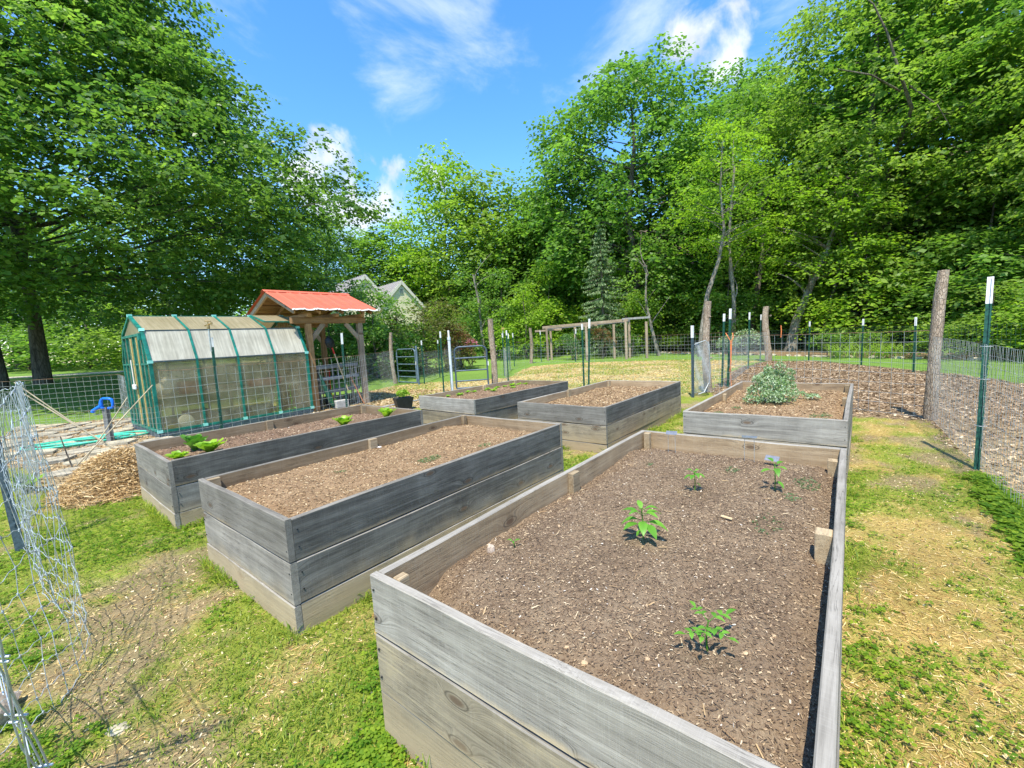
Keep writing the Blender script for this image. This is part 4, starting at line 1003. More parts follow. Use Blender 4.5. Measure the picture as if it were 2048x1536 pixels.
def roof_sheet(a0, a1, e_, lift):
    """V-crimp sheet, folded lengthwise up the slope"""
    b = MB(); n = 14; rows = 5; vs = []
    for j in range(rows+1):
        f = j/rows; yy = e_+(RY-e_)*f; zz = EZ0+.055+(RZ_-EZ0)*f+lift+.004*math.sin(f*7+a0*5)*(1-f)
        for i in range(n+1):
            g = i/n; crimp = .016 if i in (1, 13, 7) else 0
            vs.append((a0+(a1-a0)*g, yy, zz+crimp+(.010*math.sin(g*9+a0*3) if j == 0 else 0)))
    fs = [(j*(n+1)+i, j*(n+1)+i+1, (j+1)*(n+1)+i+1, (j+1)*(n+1)+i) for j in range(rows) for i in range(n)]
    b.add(vs, fs, 0); o = b.build('roof_sheet', [M['red_roof'], M['drip']], ar)
    sd_ = o.modifiers.new('solid', 'SOLIDIFY'); sd_.thickness = .003
    # bleached, bent lower edge
    b = MB(); vs2 = [(x_, y_+(-.012 if e_ < 1 else .012), z_+.004) for (x_, y_, z_) in vs[:n+1]]; vs3 = [(x_, y_+(-.03 if e_ < 1 else .03), z_-.028) for (x_, y_, z_) in vs[:n+1]]
    b.add(vs2+vs3, [(i, i+1, n+2+i, n+1+i) for i in range(n)]); o = b.build('drip_edge', M['drip'], ar); o.modifiers.new('solid', 'SOLIDIFY').thickness = .003
for i in range(4):
    a0 = -.56+i*.585
    for e_ in (EY0-.04, EY1+.04): roof_sheet(a0, a0+.60, e_, .004*(i % 2))
b = MB(); b.add([(-.58, RY-.12, RZ_+.028), (1.82, RY-.12, RZ_+.028), (1.82, RY, RZ_+.088), (-.58, RY, RZ_+.088), (-.58, RY+.12, RZ_+.028), (1.82, RY+.12, RZ_+.028)], [(0, 1, 2, 3), (3, 2, 5, 4)])
o = b.build('ridge_cap', M['red_roof'], ar); o.modifiers.new('solid', 'SOLIDIFY').thickness = .004
# rack of grey rails between the front posts, with tools
rk = thing('tool_rack', 'grey slatted rack full of hand tools standing under the arbor', 'tool rack', (AX, AY, 0), GRZ)
for z_ in (1.11, .80, .45): timber('rail', (.10, .10, z_), (1.36, .10, z_+.015), .03, .085, 'rail_wood', rk)
for z_ in (1.11, .80, .45): timber('rail', (.10, .42, z_), (1.36, .42, z_), .03, .085, 'rail_wood', rk)
for a in (.20, .75, 1.28):
    for c in (.125, .395): timber('upright', (a, c, 0), (a, c, 1.14), .03, .07, 'rail_wood', rk)
def tool(label, cat, a, c, kind_, mhandle, mhead, headdown=True, l_=1.1, wd=.2):
    """long-handled tool leaning in the rack; a foot, c top"""
    a = Vector(gl(AX, AY, *a)); c = Vector(gl(AX, AY, *c)); d = (c-a).normalized()
    t = thing(kind_, label, cat, a); b = MB(); e_ = c-a; b.tube([e_*.0, e_*.5, e_*1.0], [.016, .015, .014], 7); b.build('handle', M[mhandle], t)
    q = Vector((0, 0, 0)) if headdown else e_; sg = -1 if headdown else 1; b = MB(); s_ = Vector((math.cos(GRZ), math.sin(GRZ), 0)); s_ = (s_-d*s_.dot(d)).normalized(); nn = d.cross(s_)
    if kind_ in ('shovel', 'spade'):
        pr = [(0, .03), (.04, wd*.5), (.18, wd*.55), (.26, wd*.40), (.32, .01)]; n0 = len(b.v)
        vs = [];
        for l0, w0 in pr: vs += [q+d*sg*l0-s_*w0+nn*.02, q+d*sg*l0-nn*.01, q+d*sg*l0+s_*w0+nn*.02]
        b.add(vs, [(i*3+k, i*3+k+1, i*3+k+4, i*3+k+3) for i in range(4) for k in range(2)], 0, True); o = b.build('blade', M[mhead], t); o.modifiers.new('solid', 'SOLIDIFY').thickness = .004
    elif kind_ in ('fork', 'rake'):
        b.beam(q-s_*wd*.5, q+s_*wd*.5, .014, .014)
        for k in range(5 if kind_ == 'rake' else 4):
            p0 = q+s_*wd*(k/(4 if kind_ == 'rake' else 3)-.5); b.beam(p0, p0+d*sg*.2+nn*.03, .009, .009)
        b.build('tines', M[mhead], t)
    return t
tool('black bladed shovel with red collar leaning blade up before the rack', 'shovel', (.86, -.12, .45), (.60, .02, 1.62), 'shovel', 'handle', 'steel_dark', False, wd=.24)
b = MB(); A_ = Vector(gl(AX, AY, .635, .0, 1.46)); B_ = Vector(gl(AX, AY, .60, .02, 1.62)); b.tube([A_-A_, B_-A_], .021, 8); o = b.build('collar', M['red_paint'], bpy.data.objects['shovel']); o.location = A_-bpy.data.objects['shovel'].location
for i, (a0, a1, k_, mh, hd, z0, z1) in enumerate([(.34, .36, 'fork', 'handle', 'steel_dark', .30, 1.25), (.46, .44, 'shovel', 'cedar', 'steel_dark', .32, 1.0), (.56, .58, 'rake', 'red_paint', 'red_paint', .34, 1.02), (1.02, .94, 'spade', 'handle', 'steel_dark', .32, 1.2), (1.22, 1.26, 'rake', 'cane', 'steel_dark', .1, 1.02)]):
    tool(['fork with pale handle at the left of the rack', 'shovel with orange brown handle second from the left post', 'rake with red handle and red head in the rack', 'spade with pale handle right of the black shovel', 'thin cane handled rake at the right end of the rack'][i], k_, (a0, .24, z0), (a1, .26, z1), k_, mh, hd, True, wd=.15)
tool('pink handled hoe lying at a slant below the rack', 'hoe', (1.25, -.22, .02), (1.02, -.02, .80), 'rake', 'terracotta', 'steel_dark', True, wd=.12)
tool('folded green parasol leaning at the left end of the rack', 'parasol', (.42, -.10, .05), (.16, .0, .95), 'parasol', 'tpost', 'tpost')
b = MB(); A_ = Vector((0, 0, 0)); E_ = Vector(gl(AX, AY, .16, 0, .95))-Vector(gl(AX, AY, .42, -.10, .05)); b.tube([E_*.05, E_*.3, E_*.75, E_*.98], [.05, .075, .045, .02], 8); b.build('folded_cover', M['tpost'], bpy.data.objects['parasol'])
b = MB(); b.box((0, 0, .11), (.36, .2, .2)); o = b.build('concrete_block', M['concrete']); o.location = gl(AX, AY, .62, -.12, 0); o.rotation_euler = (0, 0, GRZ); tag(o, 'grey concrete block on the ground under the tool rack', 'block'); o.modifiers.new('bevel', 'BEVEL').width = .012
# wooden planter boxes beyond the arbor
for i, (lb, a, c, z_, l_, h_) in enumerate([('rusty brown planter with plants seen through the arbor at the left', .25, 1.95, .0, .7, 1.42), ('pale brown planter box seen through the arbor at the right', 1.0, 2.6, .0, .6, 1.45)]):
    t = thing('planter_box', lb, 'planter', gl(AX, AY, a, c, 0), GRZ)
    for k in range(4): b = MB(); b.box((0, 0, .15+k*.35), (l_, .4, .33)); b.build('side_board', M['cedar'] if i == 0 else M['cedar_grey'], t)
    V, F, A = tiny_leaves((0, 0, h_+.10), 260, .32, .10, .7); link('foliage', np_mesh('foliage', V, F, L['lime'], A), t)

# ---------------------------------------------------------------- posts
def t_post(label, x, y, h, lean=(0, 0), cap=.17, mt_='tpost', w=.038, group=None, z=None):
    t = thing('metal_fence_post', label, 'metal post', (x, y, (hz(x, y) if z is None else z)), random.uniform(.5, .8), group)
    def sh(z0, z1, g, name, m_):
        o2 = w/2+g; k = .005+g
        ol = [(-o2, -k, 0), (o2, -k, 0), (o2, k, 0), (k, k, 0), (k, w*.9+g, 0), (-k, w*.9+g, 0), (-k, k, 0), (-o2, k, 0)]
        b = MB(); a = Vector((lean[0]*z0/h, lean[1]*z0/h, z0)); c = Vector((lean[0]*z1/h, lean[1]*z1/h, z1)); b.prism(ol, a, c)
        return b, name, m_
    b, n_, m_ = sh(-.1, h-cap, 0, 'shaft', mt_); q = 0
    while q*.055 < h-cap-.3 and y < 12:
        zz = .25+q*.055; b.box((lean[0]*zz/h, lean[1]*zz/h-.008, zz), (.012, .007, .02)); q += 1
    b.build('shaft', M[m_], t); b, n_, m_ = sh(h-cap, h, .0015, 'white_tip', 'white_cap'); b.build('white_tip', M['white_cap'], t)
    return t
TP = [
 ('tall green metal post with white tip standing in the right fence nearest the camera', 4.70, 4.24, 1.95, (.30, .0), .27, 'tpost', .043),
 ('green post with white tip and sprinkler in front of the greenhouse', -5.35, 7.78, 1.92, (.02, 0), .17, 'tpost', .045),
 ('green post with white tip in front of the tool rack', -3.98, 10.20, 1.95, (.05, 0), .26, 'tpost', .045),
 ('green post with white tip just left of the pale gate pipe', -2.08, 13.0, 1.93, (.02, 0), .19, 'tpost', .045),
 ('green post with white tip right of the left blue gate', -3.45, 16.95, 1.72, (0, 0), .18, 'tpost', .045),
 ('green post with white tip in the far fence behind the right blue gate', -3.30, 19.8, 1.72, (.02, 0), .16, 'tpost', .045),
 ('green post with white tip just right of the bark post by the gate', -.13, 15.7, 1.90, (.04, 0), .18, 'tpost', .045),
 ('green post with white tip and a brass sprinkler behind the far bark post', -.30, 18.6, 1.85, (.02, 0), .19, 'tpost', .045),
 ('taller of the paired green posts behind the middle bed', 2.20, 12.28, 2.03, (.16, 0), .27, 'tpost', .045),
 ('shorter of the paired green posts behind the middle bed', 2.10, 12.45, 1.90, (.02, 0), .17, 'tpost', .045),
 ('dark post with white tip holding the rolled mesh gate', 4.19, 9.87, 1.66, (.01, 0), .28, 'tpost_grey', .055),
 ('green post tied with orange cord left of the rear bark post', 5.66, 11.18, 2.05, (.15, 0), .27, 'tpost', .050),
 ('green post with short white tip touching the corded post', 5.55, 11.28, 1.93, (.14, 0), .20, 'tpost', .045),
 ('green post with white tip halfway down the long plot fence', 8.66, 15.65, 2.05, (.09, 0), .26, 'tpost', .045),
 ('green post with white tip left of the farthest bark post', 10.93, 18.80, 2.02, (.10, 0), .24, 'tpost', .045),
 ('green post with white tip first to the right of the farthest bark post', 12.14, 17.47, 1.60, (.04, 0), .20, 'tpost', .045),
 ('green post with white tip in front of the strap leaved lilies', 11.95, 14.60, 1.58, (.06, 0), .22, 'tpost', .045),
 ('green post with white tip left of the tall bark post on the far lawn side', 11.36, 12.06, 1.55, (.03, 0), .24, 'tpost', .045),
 ('green post with white tip in front of the timber trellis', 3.82, 25.43, 1.95, (.14, 0), .30, 'tpost', .045),
 ('thin green post with white tip left of the timber trellis', 1.95, 27.2, 1.95, (.0, 0), .25, 'tpost', .045),
 ('thin green post beyond the right blue gate, first of the distant pair', .20, 24.6, 1.9, (.0, 0), .25, 'tpost', .045),
 ('thin green post beyond the right blue gate, second of the distant pair', -.05, 21.8, 1.85, (.0, 0), .25, 'tpost', .045),
 ('black metal post behind the bright crumpled wire at the left edge', -4.33, 3.58, 1.42, (-.04, 0), .0, 'tpost_grey', .06),
]
for a in TP:
    if a[5] == 0:
        t = t_post(*a[:5], cap=.05, mt_=a[6], w=a[7])
    else: t_post(a[0], a[1], a[2], a[3], a[4], cap=a[5], mt_=a[6], w=a[7])
def wood_post(label, x, y, h, r_, lean, seed, knobs=True):
    r = random.Random(seed); n = 14; rows = 22; vs = []; z0 = hz(x, y)-.15
    ph = [r.uniform(0, 6) for _ in range(6)]
    for j in range(rows+1):
        t = j/rows; z = t*(h+.15); cx = lean[0]*t+r_*.55*math.sin(t*4.2+ph[0]); cy = lean[1]*t+r_*.5*math.sin(t*3.7+ph[1])
        cx -= r_*.55*math.sin(ph[0]); rr = r_*(1.12-.22*t)
        for k in range(n):
            a = 2*math.pi*k/n; q = rr*(1+.10*math.sin(3*a+ph[2]+t*3)+.06*math.sin(5*a+ph[3]-t*8)+r.uniform(-.06, .06))
            vs.append((cx+q*math.cos(a), cy+q*math.sin(a), z))
    fs = [(j*n+k, j*n+(k+1) % n, (j+1)*n+(k+1) % n, (j+1)*n+k) for j in range(rows) for k in range(n)]
    t = thing('bark_fence_post', label, 'wooden post', (x, y, z0)); b = MB(); b.add(vs, fs, 0, True); b.build('bark_trunk', M['bark_post'], t)
    b = MB(); top = vs[-n:]; b.add([(a_, b_, c_+.001) for a_, b_, c_ in top], [tuple(range(n))]); b.build('cut_top', M['end_grain'], t)
    if knobs:
        b = MB()
        for _ in range(4):
            t_ = r.uniform(.25, .9); a = r.uniform(0, 6.28); p = Vector((lean[0]*t_, lean[1]*t_, t_*h)); d = Vector((math.cos(a), math.sin(a), .2)); b.tube([p+d*r_*.6, p+d*r_*1.2], [r_*.3, r_*.18], 7)
        b.build('branch_stubs', M['bark_post'], t)['kind'] = 'stuff'
    return t
wood_post('tall crooked bark covered post at the corner of the right fence', 6.34, 6.45, 2.24, .072, (.13, 0), 11)
wood_post('bark post beside the rolled mesh gate behind the right hand bed', 4.86, 10.6, 2.23, .085, (.02, 0), 12)
wood_post('farthest bark post, at the back corner of the mulched plot', 11.11, 18.59, 2.35, .125, (.08, 0), 13)
wood_post('bark post right of the open right blue gate', -.59, 14.32, 2.28, .095, (.08, 0), 14)
wood_post('small distant bark post left of the timber trellis', 1.24, 26.43, 2.16, .095, (.05, 0), 15)
wood_post('leaning grey bark post left of the left blue gate', -4.84, 17.9, 2.12, .075, (.0, 0), 16)
# pale gate pipe
t = thing('gate_pipe', 'pale round pipe with white cap at the hinge of the right blue gate', 'pipe post', (-1.90, 13.55, 0))
b = MB(); b.tube([(0, 0, -.05), (.01, 0, 1.74)], .045, 12); b.build('pipe', M['pvc'], t); b = MB(); b.tube([(.01, 0, 1.66), (.01, 0, 1.75)], .056, 12); b.build('coupling', M['pvc'], t); b = MB(); b.tube([(.01, 0, 1.74), (.01, 0, 1.96)], .030, 10); b.build('white_top', M['white_cap'], t)

# ---------------------------------------------------------------- wire fences
def wires(segs, r_, n=3):
    """segs: (m,2,3) array -> prism tubes"""
    a = segs[:, 0]; c = segs[:, 1]; d = c-a; l_ = np.linalg.norm(d, axis=1)[:, None]+1e-9; d = d/l_
    ref = np.where(np.abs(d[:, 2:3]) > .8, np.array([[1., 0, 0]]), np.array([[0, 0, 1.]])); s = np.cross(d, ref); s /= np.linalg.norm(s, axis=1)[:, None]; u = np.cross(s, d); m_ = len(a)
    V = np.zeros((m_, 2*n, 3))
    for k in range(n):
        t = 2*math.pi*k/n; o = (s*math.cos(t)+u*math.sin(t))*r_; V[:, k] = a+o; V[:, n+k] = c+o
    b0 = np.arange(m_)*2*n
    F = np.concatenate([np.stack([b0+k, b0+(k+1) % n, b0+n+(k+1) % n, b0+n+k], 1) for k in range(n)])
    return V.reshape(-1, 3), F
def fence(label, pts, h, dx=.15, dz=.15, r_=.0022, m_='wire', z0=.03, sag=.0, wob=.006, top_m=None, graded=False, seed=0, hf=None, name='wire_fence', cat='wire fence', posts=None):
    g = np.random.default_rng(seed+5); t = thing(name, label, cat, (pts[0][0], pts[0][1], 0))
    O = np.array([pts[0][0], pts[0][1], 0])
    for i in range(len(pts)-1):
        p, q = np.array(pts[i], float), np.array(pts[i+1], float); l_ = np.linalg.norm(q-p); n = max(2, int(l_/dx)); S_ = []
        hh = h if not hasattr(h, '__len__') else h[i]
        zs = [z0]
        if graded:
            z = z0; st = dz*.55
            while z+st < hh: z += st; st = min(dz*1.25, st*1.16); zs.append(z)
            zs.append(hh)
        else: zs = list(np.linspace(z0, hh, max(2, int(round((hh-z0)/dz))+1)))
        nrm = np.array([-(q-p)[1], (q-p)[0]])/l_
        tt = np.linspace(0, 1, n+1); zs = np.array(zs)
        GXf = p[0]+(q[0]-p[0])*tt; GYf = p[1]+(q[1]-p[1])*tt; base = hgt(GXf, GYf)
        bulge = wob*np.sin(tt*l_*2.1+g.uniform(0, 6))[:, None]*np.sin(zs*3+1)[None, :]+g.normal(0, wob*.22, (n+1, len(zs)))
        dzs = -sag*np.sin(math.pi*tt)[:, None]*(zs[None, :]/hh)**2+g.normal(0, wob*.15, (n+1, len(zs)))
        P = np.stack([GXf[:, None]+nrm[0]*bulge, GYf[:, None]+nrm[1]*bulge, base[:, None]+zs[None, :]+dzs], -1)-O
        Hs = np.stack([P[:-1], P[1:]], 2).reshape(-1, 2, 3); Vs = np.stack([P[:, :-1], P[:, 1:]], 2).reshape(-1, 2, 3)
        if top_m:
            tops = np.stack([P[:-1, -1], P[1:, -1]], 1).reshape(-1, 2, 3); V, F = wires(tops, r_*1.5); link('top_wire', np_mesh('top_wire', V, F, M[top_m]), t)
        V, F = wires(np.concatenate([Hs, Vs]), r_); link('wire_mesh', np_mesh('wire_mesh', V, F, M[m_]), t)
    return t
fence('big squared wire fence running in front of the greenhouse and tool rack', [(-5.75, 7.05), (-5.33, 7.80), (-3.96, 10.2), (-4.05, 12.0), (-4.80, 17.7)], 1.40, .155, .16, .0030, 'wire', top_m='wire_rust', sag=.02, wob=.012)
fence('squared wire fence between the flagstones and the shaded lawn at the left', [(-14.0, 11.0), (-10.9, 11.95), (-9.3, 10.4)], 1.22, .15, .13, .0032, 'wire', top_m='wire_rust', wob=.02, seed=2)
fence('low sagging fine wire fence along the near edge of the flagstones', [(-7.6, 6.6), (-6.75, 7.25), (-5.75, 7.05)], .84, .06, .10, .0016, 'wire', top_m='wire_rust', sag=.05, wob=.03, seed=3)
fence('tall wire fence section between the black post and the flagstones', [(-4.33, 3.62), (-5.9, 5.2), (-7.6, 6.6)], 1.38, .09, .11, .0022, 'wire', sag=.03, wob=.02, seed=4, graded=True)
fence('squared wire fence from the rolled gate to the tall bark post behind the right bed', [(4.86, 10.55), (6.34, 6.5)], 1.36, .155, .17, .0030, 'wire', sag=.0, wob=.008, seed=5, top_m='wire_rust')
fence('fine wire fence along the right walkway with the tall green post', [(6.32, 6.42), (4.72, 4.24), (3.28, 2.35), (2.0, .6)], 1.27, .055, .10, .0016, 'wire', wob=.015, seed=6)
fence('fine wire fence round the far side of the mulched plot', [(11.1, 18.6), (12.14, 17.47), (11.95, 14.6), (11.36, 12.06), (10.9, 9.0), (9.6, 4.6)], 1.30, .10, .12, .0026, 'wire_green', wob=.01, seed=7)
fence('wire fence along the left side of the mulched plot', [(4.86, 10.6), (5.6, 11.3), (8.66, 15.65), (11.1, 18.6)], 1.28, .12, .15, .0028, 'wire', wob=.01, seed=8, top_m='wire_rust')
fence('light wire fence behind the two middle raised beds', [(-.55, 14.3), (2.15, 12.35), (4.17, 9.9)], 1.22, .30, .20, .0014, 'wire', wob=.008, seed=9)
fence('wire fence from the gate bark post to the small distant bark post', [(-.55, 14.4), (-.13, 15.75), (-.30, 18.6), (.0, 21.8), (1.24, 26.4)], 1.22, .20, .17, .0026, 'wire', wob=.01, seed=10)
fence('wire fence running away from the left blue gate', [(-3.62, 16.9), (-3.30, 19.8), (-2.6, 24.5)], 1.25, .13, .15, .0032, 'wire', top_m='wire_rust', wob=.01, seed=11)
fence('wire fence across the lawn under the timber trellis', [(1.24, 26.5), (3.85, 25.6), (7.85, 24.9), (11.0, 18.9)], 1.30, .22, .19, .0036, 'wire', wob=.01, seed=12, top_m='wire_rust')
fence('distant dark mesh fence left of the trellis in front of the wood', [(-4.6, 33), (-.5, 34), (2.6, 33)], 1.75, .22, .16, .006, 'wire_green', wob=.01, seed=13)
# ties on the near right post
tp1 = bpy.data.objects['metal_fence_post']
for z_ in (.45, .92, 1.25):
    b = MB(); n = 10; b.tube([(.046*math.cos(a)+.30*z_/1.95, .046*math.sin(a)+.012, z_+.002*math.sin(a)) for a in (2*math.pi*k/n for k in range(n+1))], .0028, 4, caps=False); b.build('wire_tie', M['wire_bright'], tp1)
# sprinkler heads
def sprinkler(label, x, y, z, pipe):
    t = thing('sprinkler', label, 'sprinkler', (x, y, z)); b = MB(); b.tube([(0, 0, -pipe), (0, 0, .05)], .014, 8); b.build('riser', M['wire'], t)
    b = MB(); b.tube([(0, 0, .05), (0, 0, .12)], .024, 8); b.tube([(-.06, 0, .11), (.07, .01, .15)], .014, 6); b.tube([(0, 0, .12), (.0, 0, .19)], .010, 6); b.tube([(-.05, 0, .19), (.05, 0, .18)], .009, 6); b.tube([(.05, 0, .18), (.07, 0, .11)], .008, 6); b.build('impact_head', M['brass'], t)
sprinkler('brass impact sprinkler on a pipe strapped to the post by the greenhouse', -5.30, 7.70, 2.02, .35)
sprinkler('distant brass sprinkler on top of a green post near the far bark post', -.26, 18.55, 1.90, .2)
# orange cord
b = MB(); x, y = 5.60, 11.05; b.tube([(.14, .06, 1.42), (.12, 0, 1.3), (.085, 0, 1.22), (.07, 0, .9), (.05, -.02, .6), (.02, 0, .45), (.06, .0, .40), (.05, 0, .55), (.06, 0, .9), (.05, 0, 1.22), (-.01, .04, 1.36), (-.02, .1, 1.42)], .010, 6); b.tube([(.05, 0, .45), (.07, 0, .05)], .006, 5); o = b.build('cord', M['orange_cord']); o.location = (x, y, 0); tag(o, 'orange cord looped down the green post behind the right hand bed', 'cord')
b = MB(); b.tube([(0, 0, 1.0), (.02, 0, 1.25), (.0, 0, 1.5)], .02, 6); o = b.build('cord', M['orange_cord']); o.location = (11.5, 18.3, 0); tag(o, 'orange ribbon on the fence right of the farthest bark post', 'ribbon')

# ---------------------------------------------------------------- the crumpled galvanised fence at the left edge
def crumple():
    t = thing('loose_wire_fence', 'bright crumpled end of a woven wire fence bulging in at the left edge', 'wire fence', (-2.1, 1.8, 0)); O = np.array([-2.1, 1.8, 0])
    path = [(-4.35, 3.62), (-3.7, 3.15), (-3.1, 2.75), (-2.62, 2.38), (-2.32, 2.02), (-2.16, 1.72), (-2.06, 1.42), (-2.02, 1.15), (-2.15, .85), (-2.5, .6)]
    P = [Vector((a, b_, 0)) for a, b_ in path]
    cum = [0]
    for i in range(1, len(P)): cum.append(cum[-1]+(P[i]-P[i-1]).length)
    def at(s):
        s = max(0, min(cum[-1]-1e-6, s)); i = next(k for k in range(1, len(cum)) if cum[k] >= s); f = (s-cum[i-1])/(cum[i]-cum[i-1]); return P[i-1].lerp(P[i], f)
    r = random.Random(9); zs = []; z = .02; st = .075
    while z < 1.45: zs.append(z); z += st; st = min(.16, st*1.13)
    nV = int(cum[-1]/.115); G = []
    for i in range(nV+1):
        s = i*.115; col = []
        for j, z in enumerate(zs):
            p = at(s+.05*math.sin(z*4+i*.9)+r.uniform(-.018, .018)); leanf = z*.10
            w = .045*math.sin(s*3.3+z*2.6); col.append(Vector((p.x+w-leanf*.5+r.uniform(-.012, .012), p.y+w*.6+r.uniform(-.012, .012), z+r.uniform(-.015, .015)+.05*math.sin(s*2.2+j*.4))))
        G.append(col)
    b = MB(); kn = MB()
    for i in range(nV+1):
        b.tube([G[i][j] for j in range(len(zs))], .0017, 4, caps=False)
    for j in range(len(zs)):
        pts = []
        for i in range(nV):
            a, c = G[i][j], G[i+1][j]
            for k in range(3):
                f = k/3; q = a.lerp(c, f); q.z += .008*math.sin(2*math.pi*f); pts.append(q)
        pts.append(G[nV][j]); b.tube(pts, .0018 if 0 < j < len(zs)-1 else .0026, 4, caps=False)
        for i in range(nV+1):
            q = G[i][j]; d = Vector((r.uniform(-.3, .3), r.uniform(-.3, .3), 1)).normalized()*.007; kn.tube([q-d, q+d], .0042, 5)
    w = b.build('wire_mesh', M['wire_bright'], t); w.location = (2.1, -1.8, 0); k_ = kn.build('wire_knots', M['wire_bright'], t); k_.location = (2.1, -1.8, 0); k_['kind'] = 'stuff'
    # the selvage: a bundle of heavier wires with wrapped knots, very close to the lens
    b = MB(); kn = MB()
    for q in range(4):
        pts = []
        for i in range(11):
            f = i/10; p = Vector((-1.80, 1.44, .02)).lerp(Vector((-1.44, 1.10, 1.36)), f); p.x -= .10*math.sin(f*math.pi)*(.2+.25*q); p.y += .02*math.sin(f*9+q*2); p.x += .016*math.cos(f*11+q*1.7); pts.append(p)
        b.tube(pts, .0031, 6)
        for i in range(1, 11, 2):
            p = pts[i]; kn.tube([p+Vector((-.013, 0, .002)), p+Vector((.013, .004, -.002))], .0048, 6)
    for i in range(9):
        f = .05+i*.11; p = Vector((-1.80, 1.44, .02)).lerp(Vector((-1.44, 1.10, 1.36)), f); p.x -= .07*math.sin(f*math.pi)
        b.tube(bez(p, p+Vector((-.22, .16, .13*(1 if i % 2 else -1))), p+Vector((-.52, .38, .05*(i % 3)-.05)), 6), .0023, 5)
    w = b.build('selvage_wires', M['wire_bright'], t); w.location = (2.1, -1.8, 0); k_ = kn.build('selvage_knots', M['wire_bright'], t); k_.location = (2.1, -1.8, 0)
crumple()
chunk('flat_stone', 'flat pale stone lying in the grass beside the crumpled wire', 'stone', -1.80, 1.72, .004, .034, M['stone_pale'], 21, None, (1.4, 1, .3))
chunk('rock', 'brownish rock half hidden behind the crumpled wire at the left edge', 'rock', -2.45, 1.75, .04, .10, M['bleached'], 22, None, (1, 1.5, .8))
o = wood_post('short reddish log post leaning behind the wire at the bottom left', -2.05, 1.18, .55, .05, (-.12, .1), 31, False)
# canes leaning on the fence
for i, (lb, a, c) in enumerate([('longest pale cane slanting down from the left fence corner', (-7.63, 6.62, 1.36), (-6.55, 7.05, .03)), ('second pale cane just under the longest one', (-7.50, 6.5, 1.28), (-6.30, 6.9, .03)), ('pale cane slanting up to the right towards the greenhouse', (-6.09, 7.3, 1.16), (-6.82, 6.52, .0)), ('thin cane crossing behind the blue pump', (-6.46, 7.2, .98), (-6.89, 6.75, .05)), ('short dark cane in front of the hose', (-6.94, 6.5, .5), (-6.78, 6.45, .0))]):
    b = MB(); a, c = Vector(a), Vector(c); b.tube([c-c, (a-c)*.5+Vector((0, 0, -.015)), a-c], [.011, .010, .008], 6); o = b.build('cane', M['cane'] if i < 4 else M['bark']); o.location = c; tag(o, lb, 'cane')
# hand pump post
px_, py_ = -8.0, 8.41
t = thing('hand_pump', 'bright blue pump head on a weathered grey post beside the coiled hose', 'hand pump', (px_, py_, 0))
b = MB(); b.box((0, 0, .33), (.085, .085, .76)); o = b.build('post', M['rail_wood'], t)
b = MB(); b.tube([(-.02, -.05, .70), (.0, -.05, .72)], .03, 8); b.tube(bez((-.20, -.05, .66), (-.10, -.05, .72), (-.03, -.05, .74), 5)+bez((-.03, -.05, .74), (-.04, -.05, .87), (.03, -.05, .885), 5), [.028, .028, .03, .032, .034, .036, .036, .034, .03, .028, .026, .026], 10); b.tube([(.03, -.05, .885), (.13, -.05, .88), (.185, -.05, .86), (.20, -.05, .78), (.185, -.05, .70), (.10, -.05, .69)], [.026, .027, .028, .024, .024, .026], 10); b.tube([(-.215, -.05, .63), (-.19, -.05, .67)], .036, 10)
b.build('pump_head', M['blue_plastic'], t)
# coiled hose
b = MB()
for lay in range(6):
    pts = []; r0 = .30+.055*lay; n = 26
    for k in range(n+1):
        a = 2*math.pi*k/n+lay; w = 1+.10*math.sin(a*2+lay*1.3); pts.append((r0*1.75*w*math.cos(a)*.9+.05*math.sin(lay*3), r0*.8*w*math.sin(a)+.04*math.cos(lay*2), .022+.018*(lay % 3)+.008*math.sin(a*3+lay)))
    b.tube(pts, .019, 7, caps=False)
o = b.build('coiled_hose', M['hose']); o.location = (-8.6, 8.55, 0); o.rotation_euler = (0, 0, .5); tag(o, 'mint green hose coiled on the flagstones beside the blue pump', 'hose')
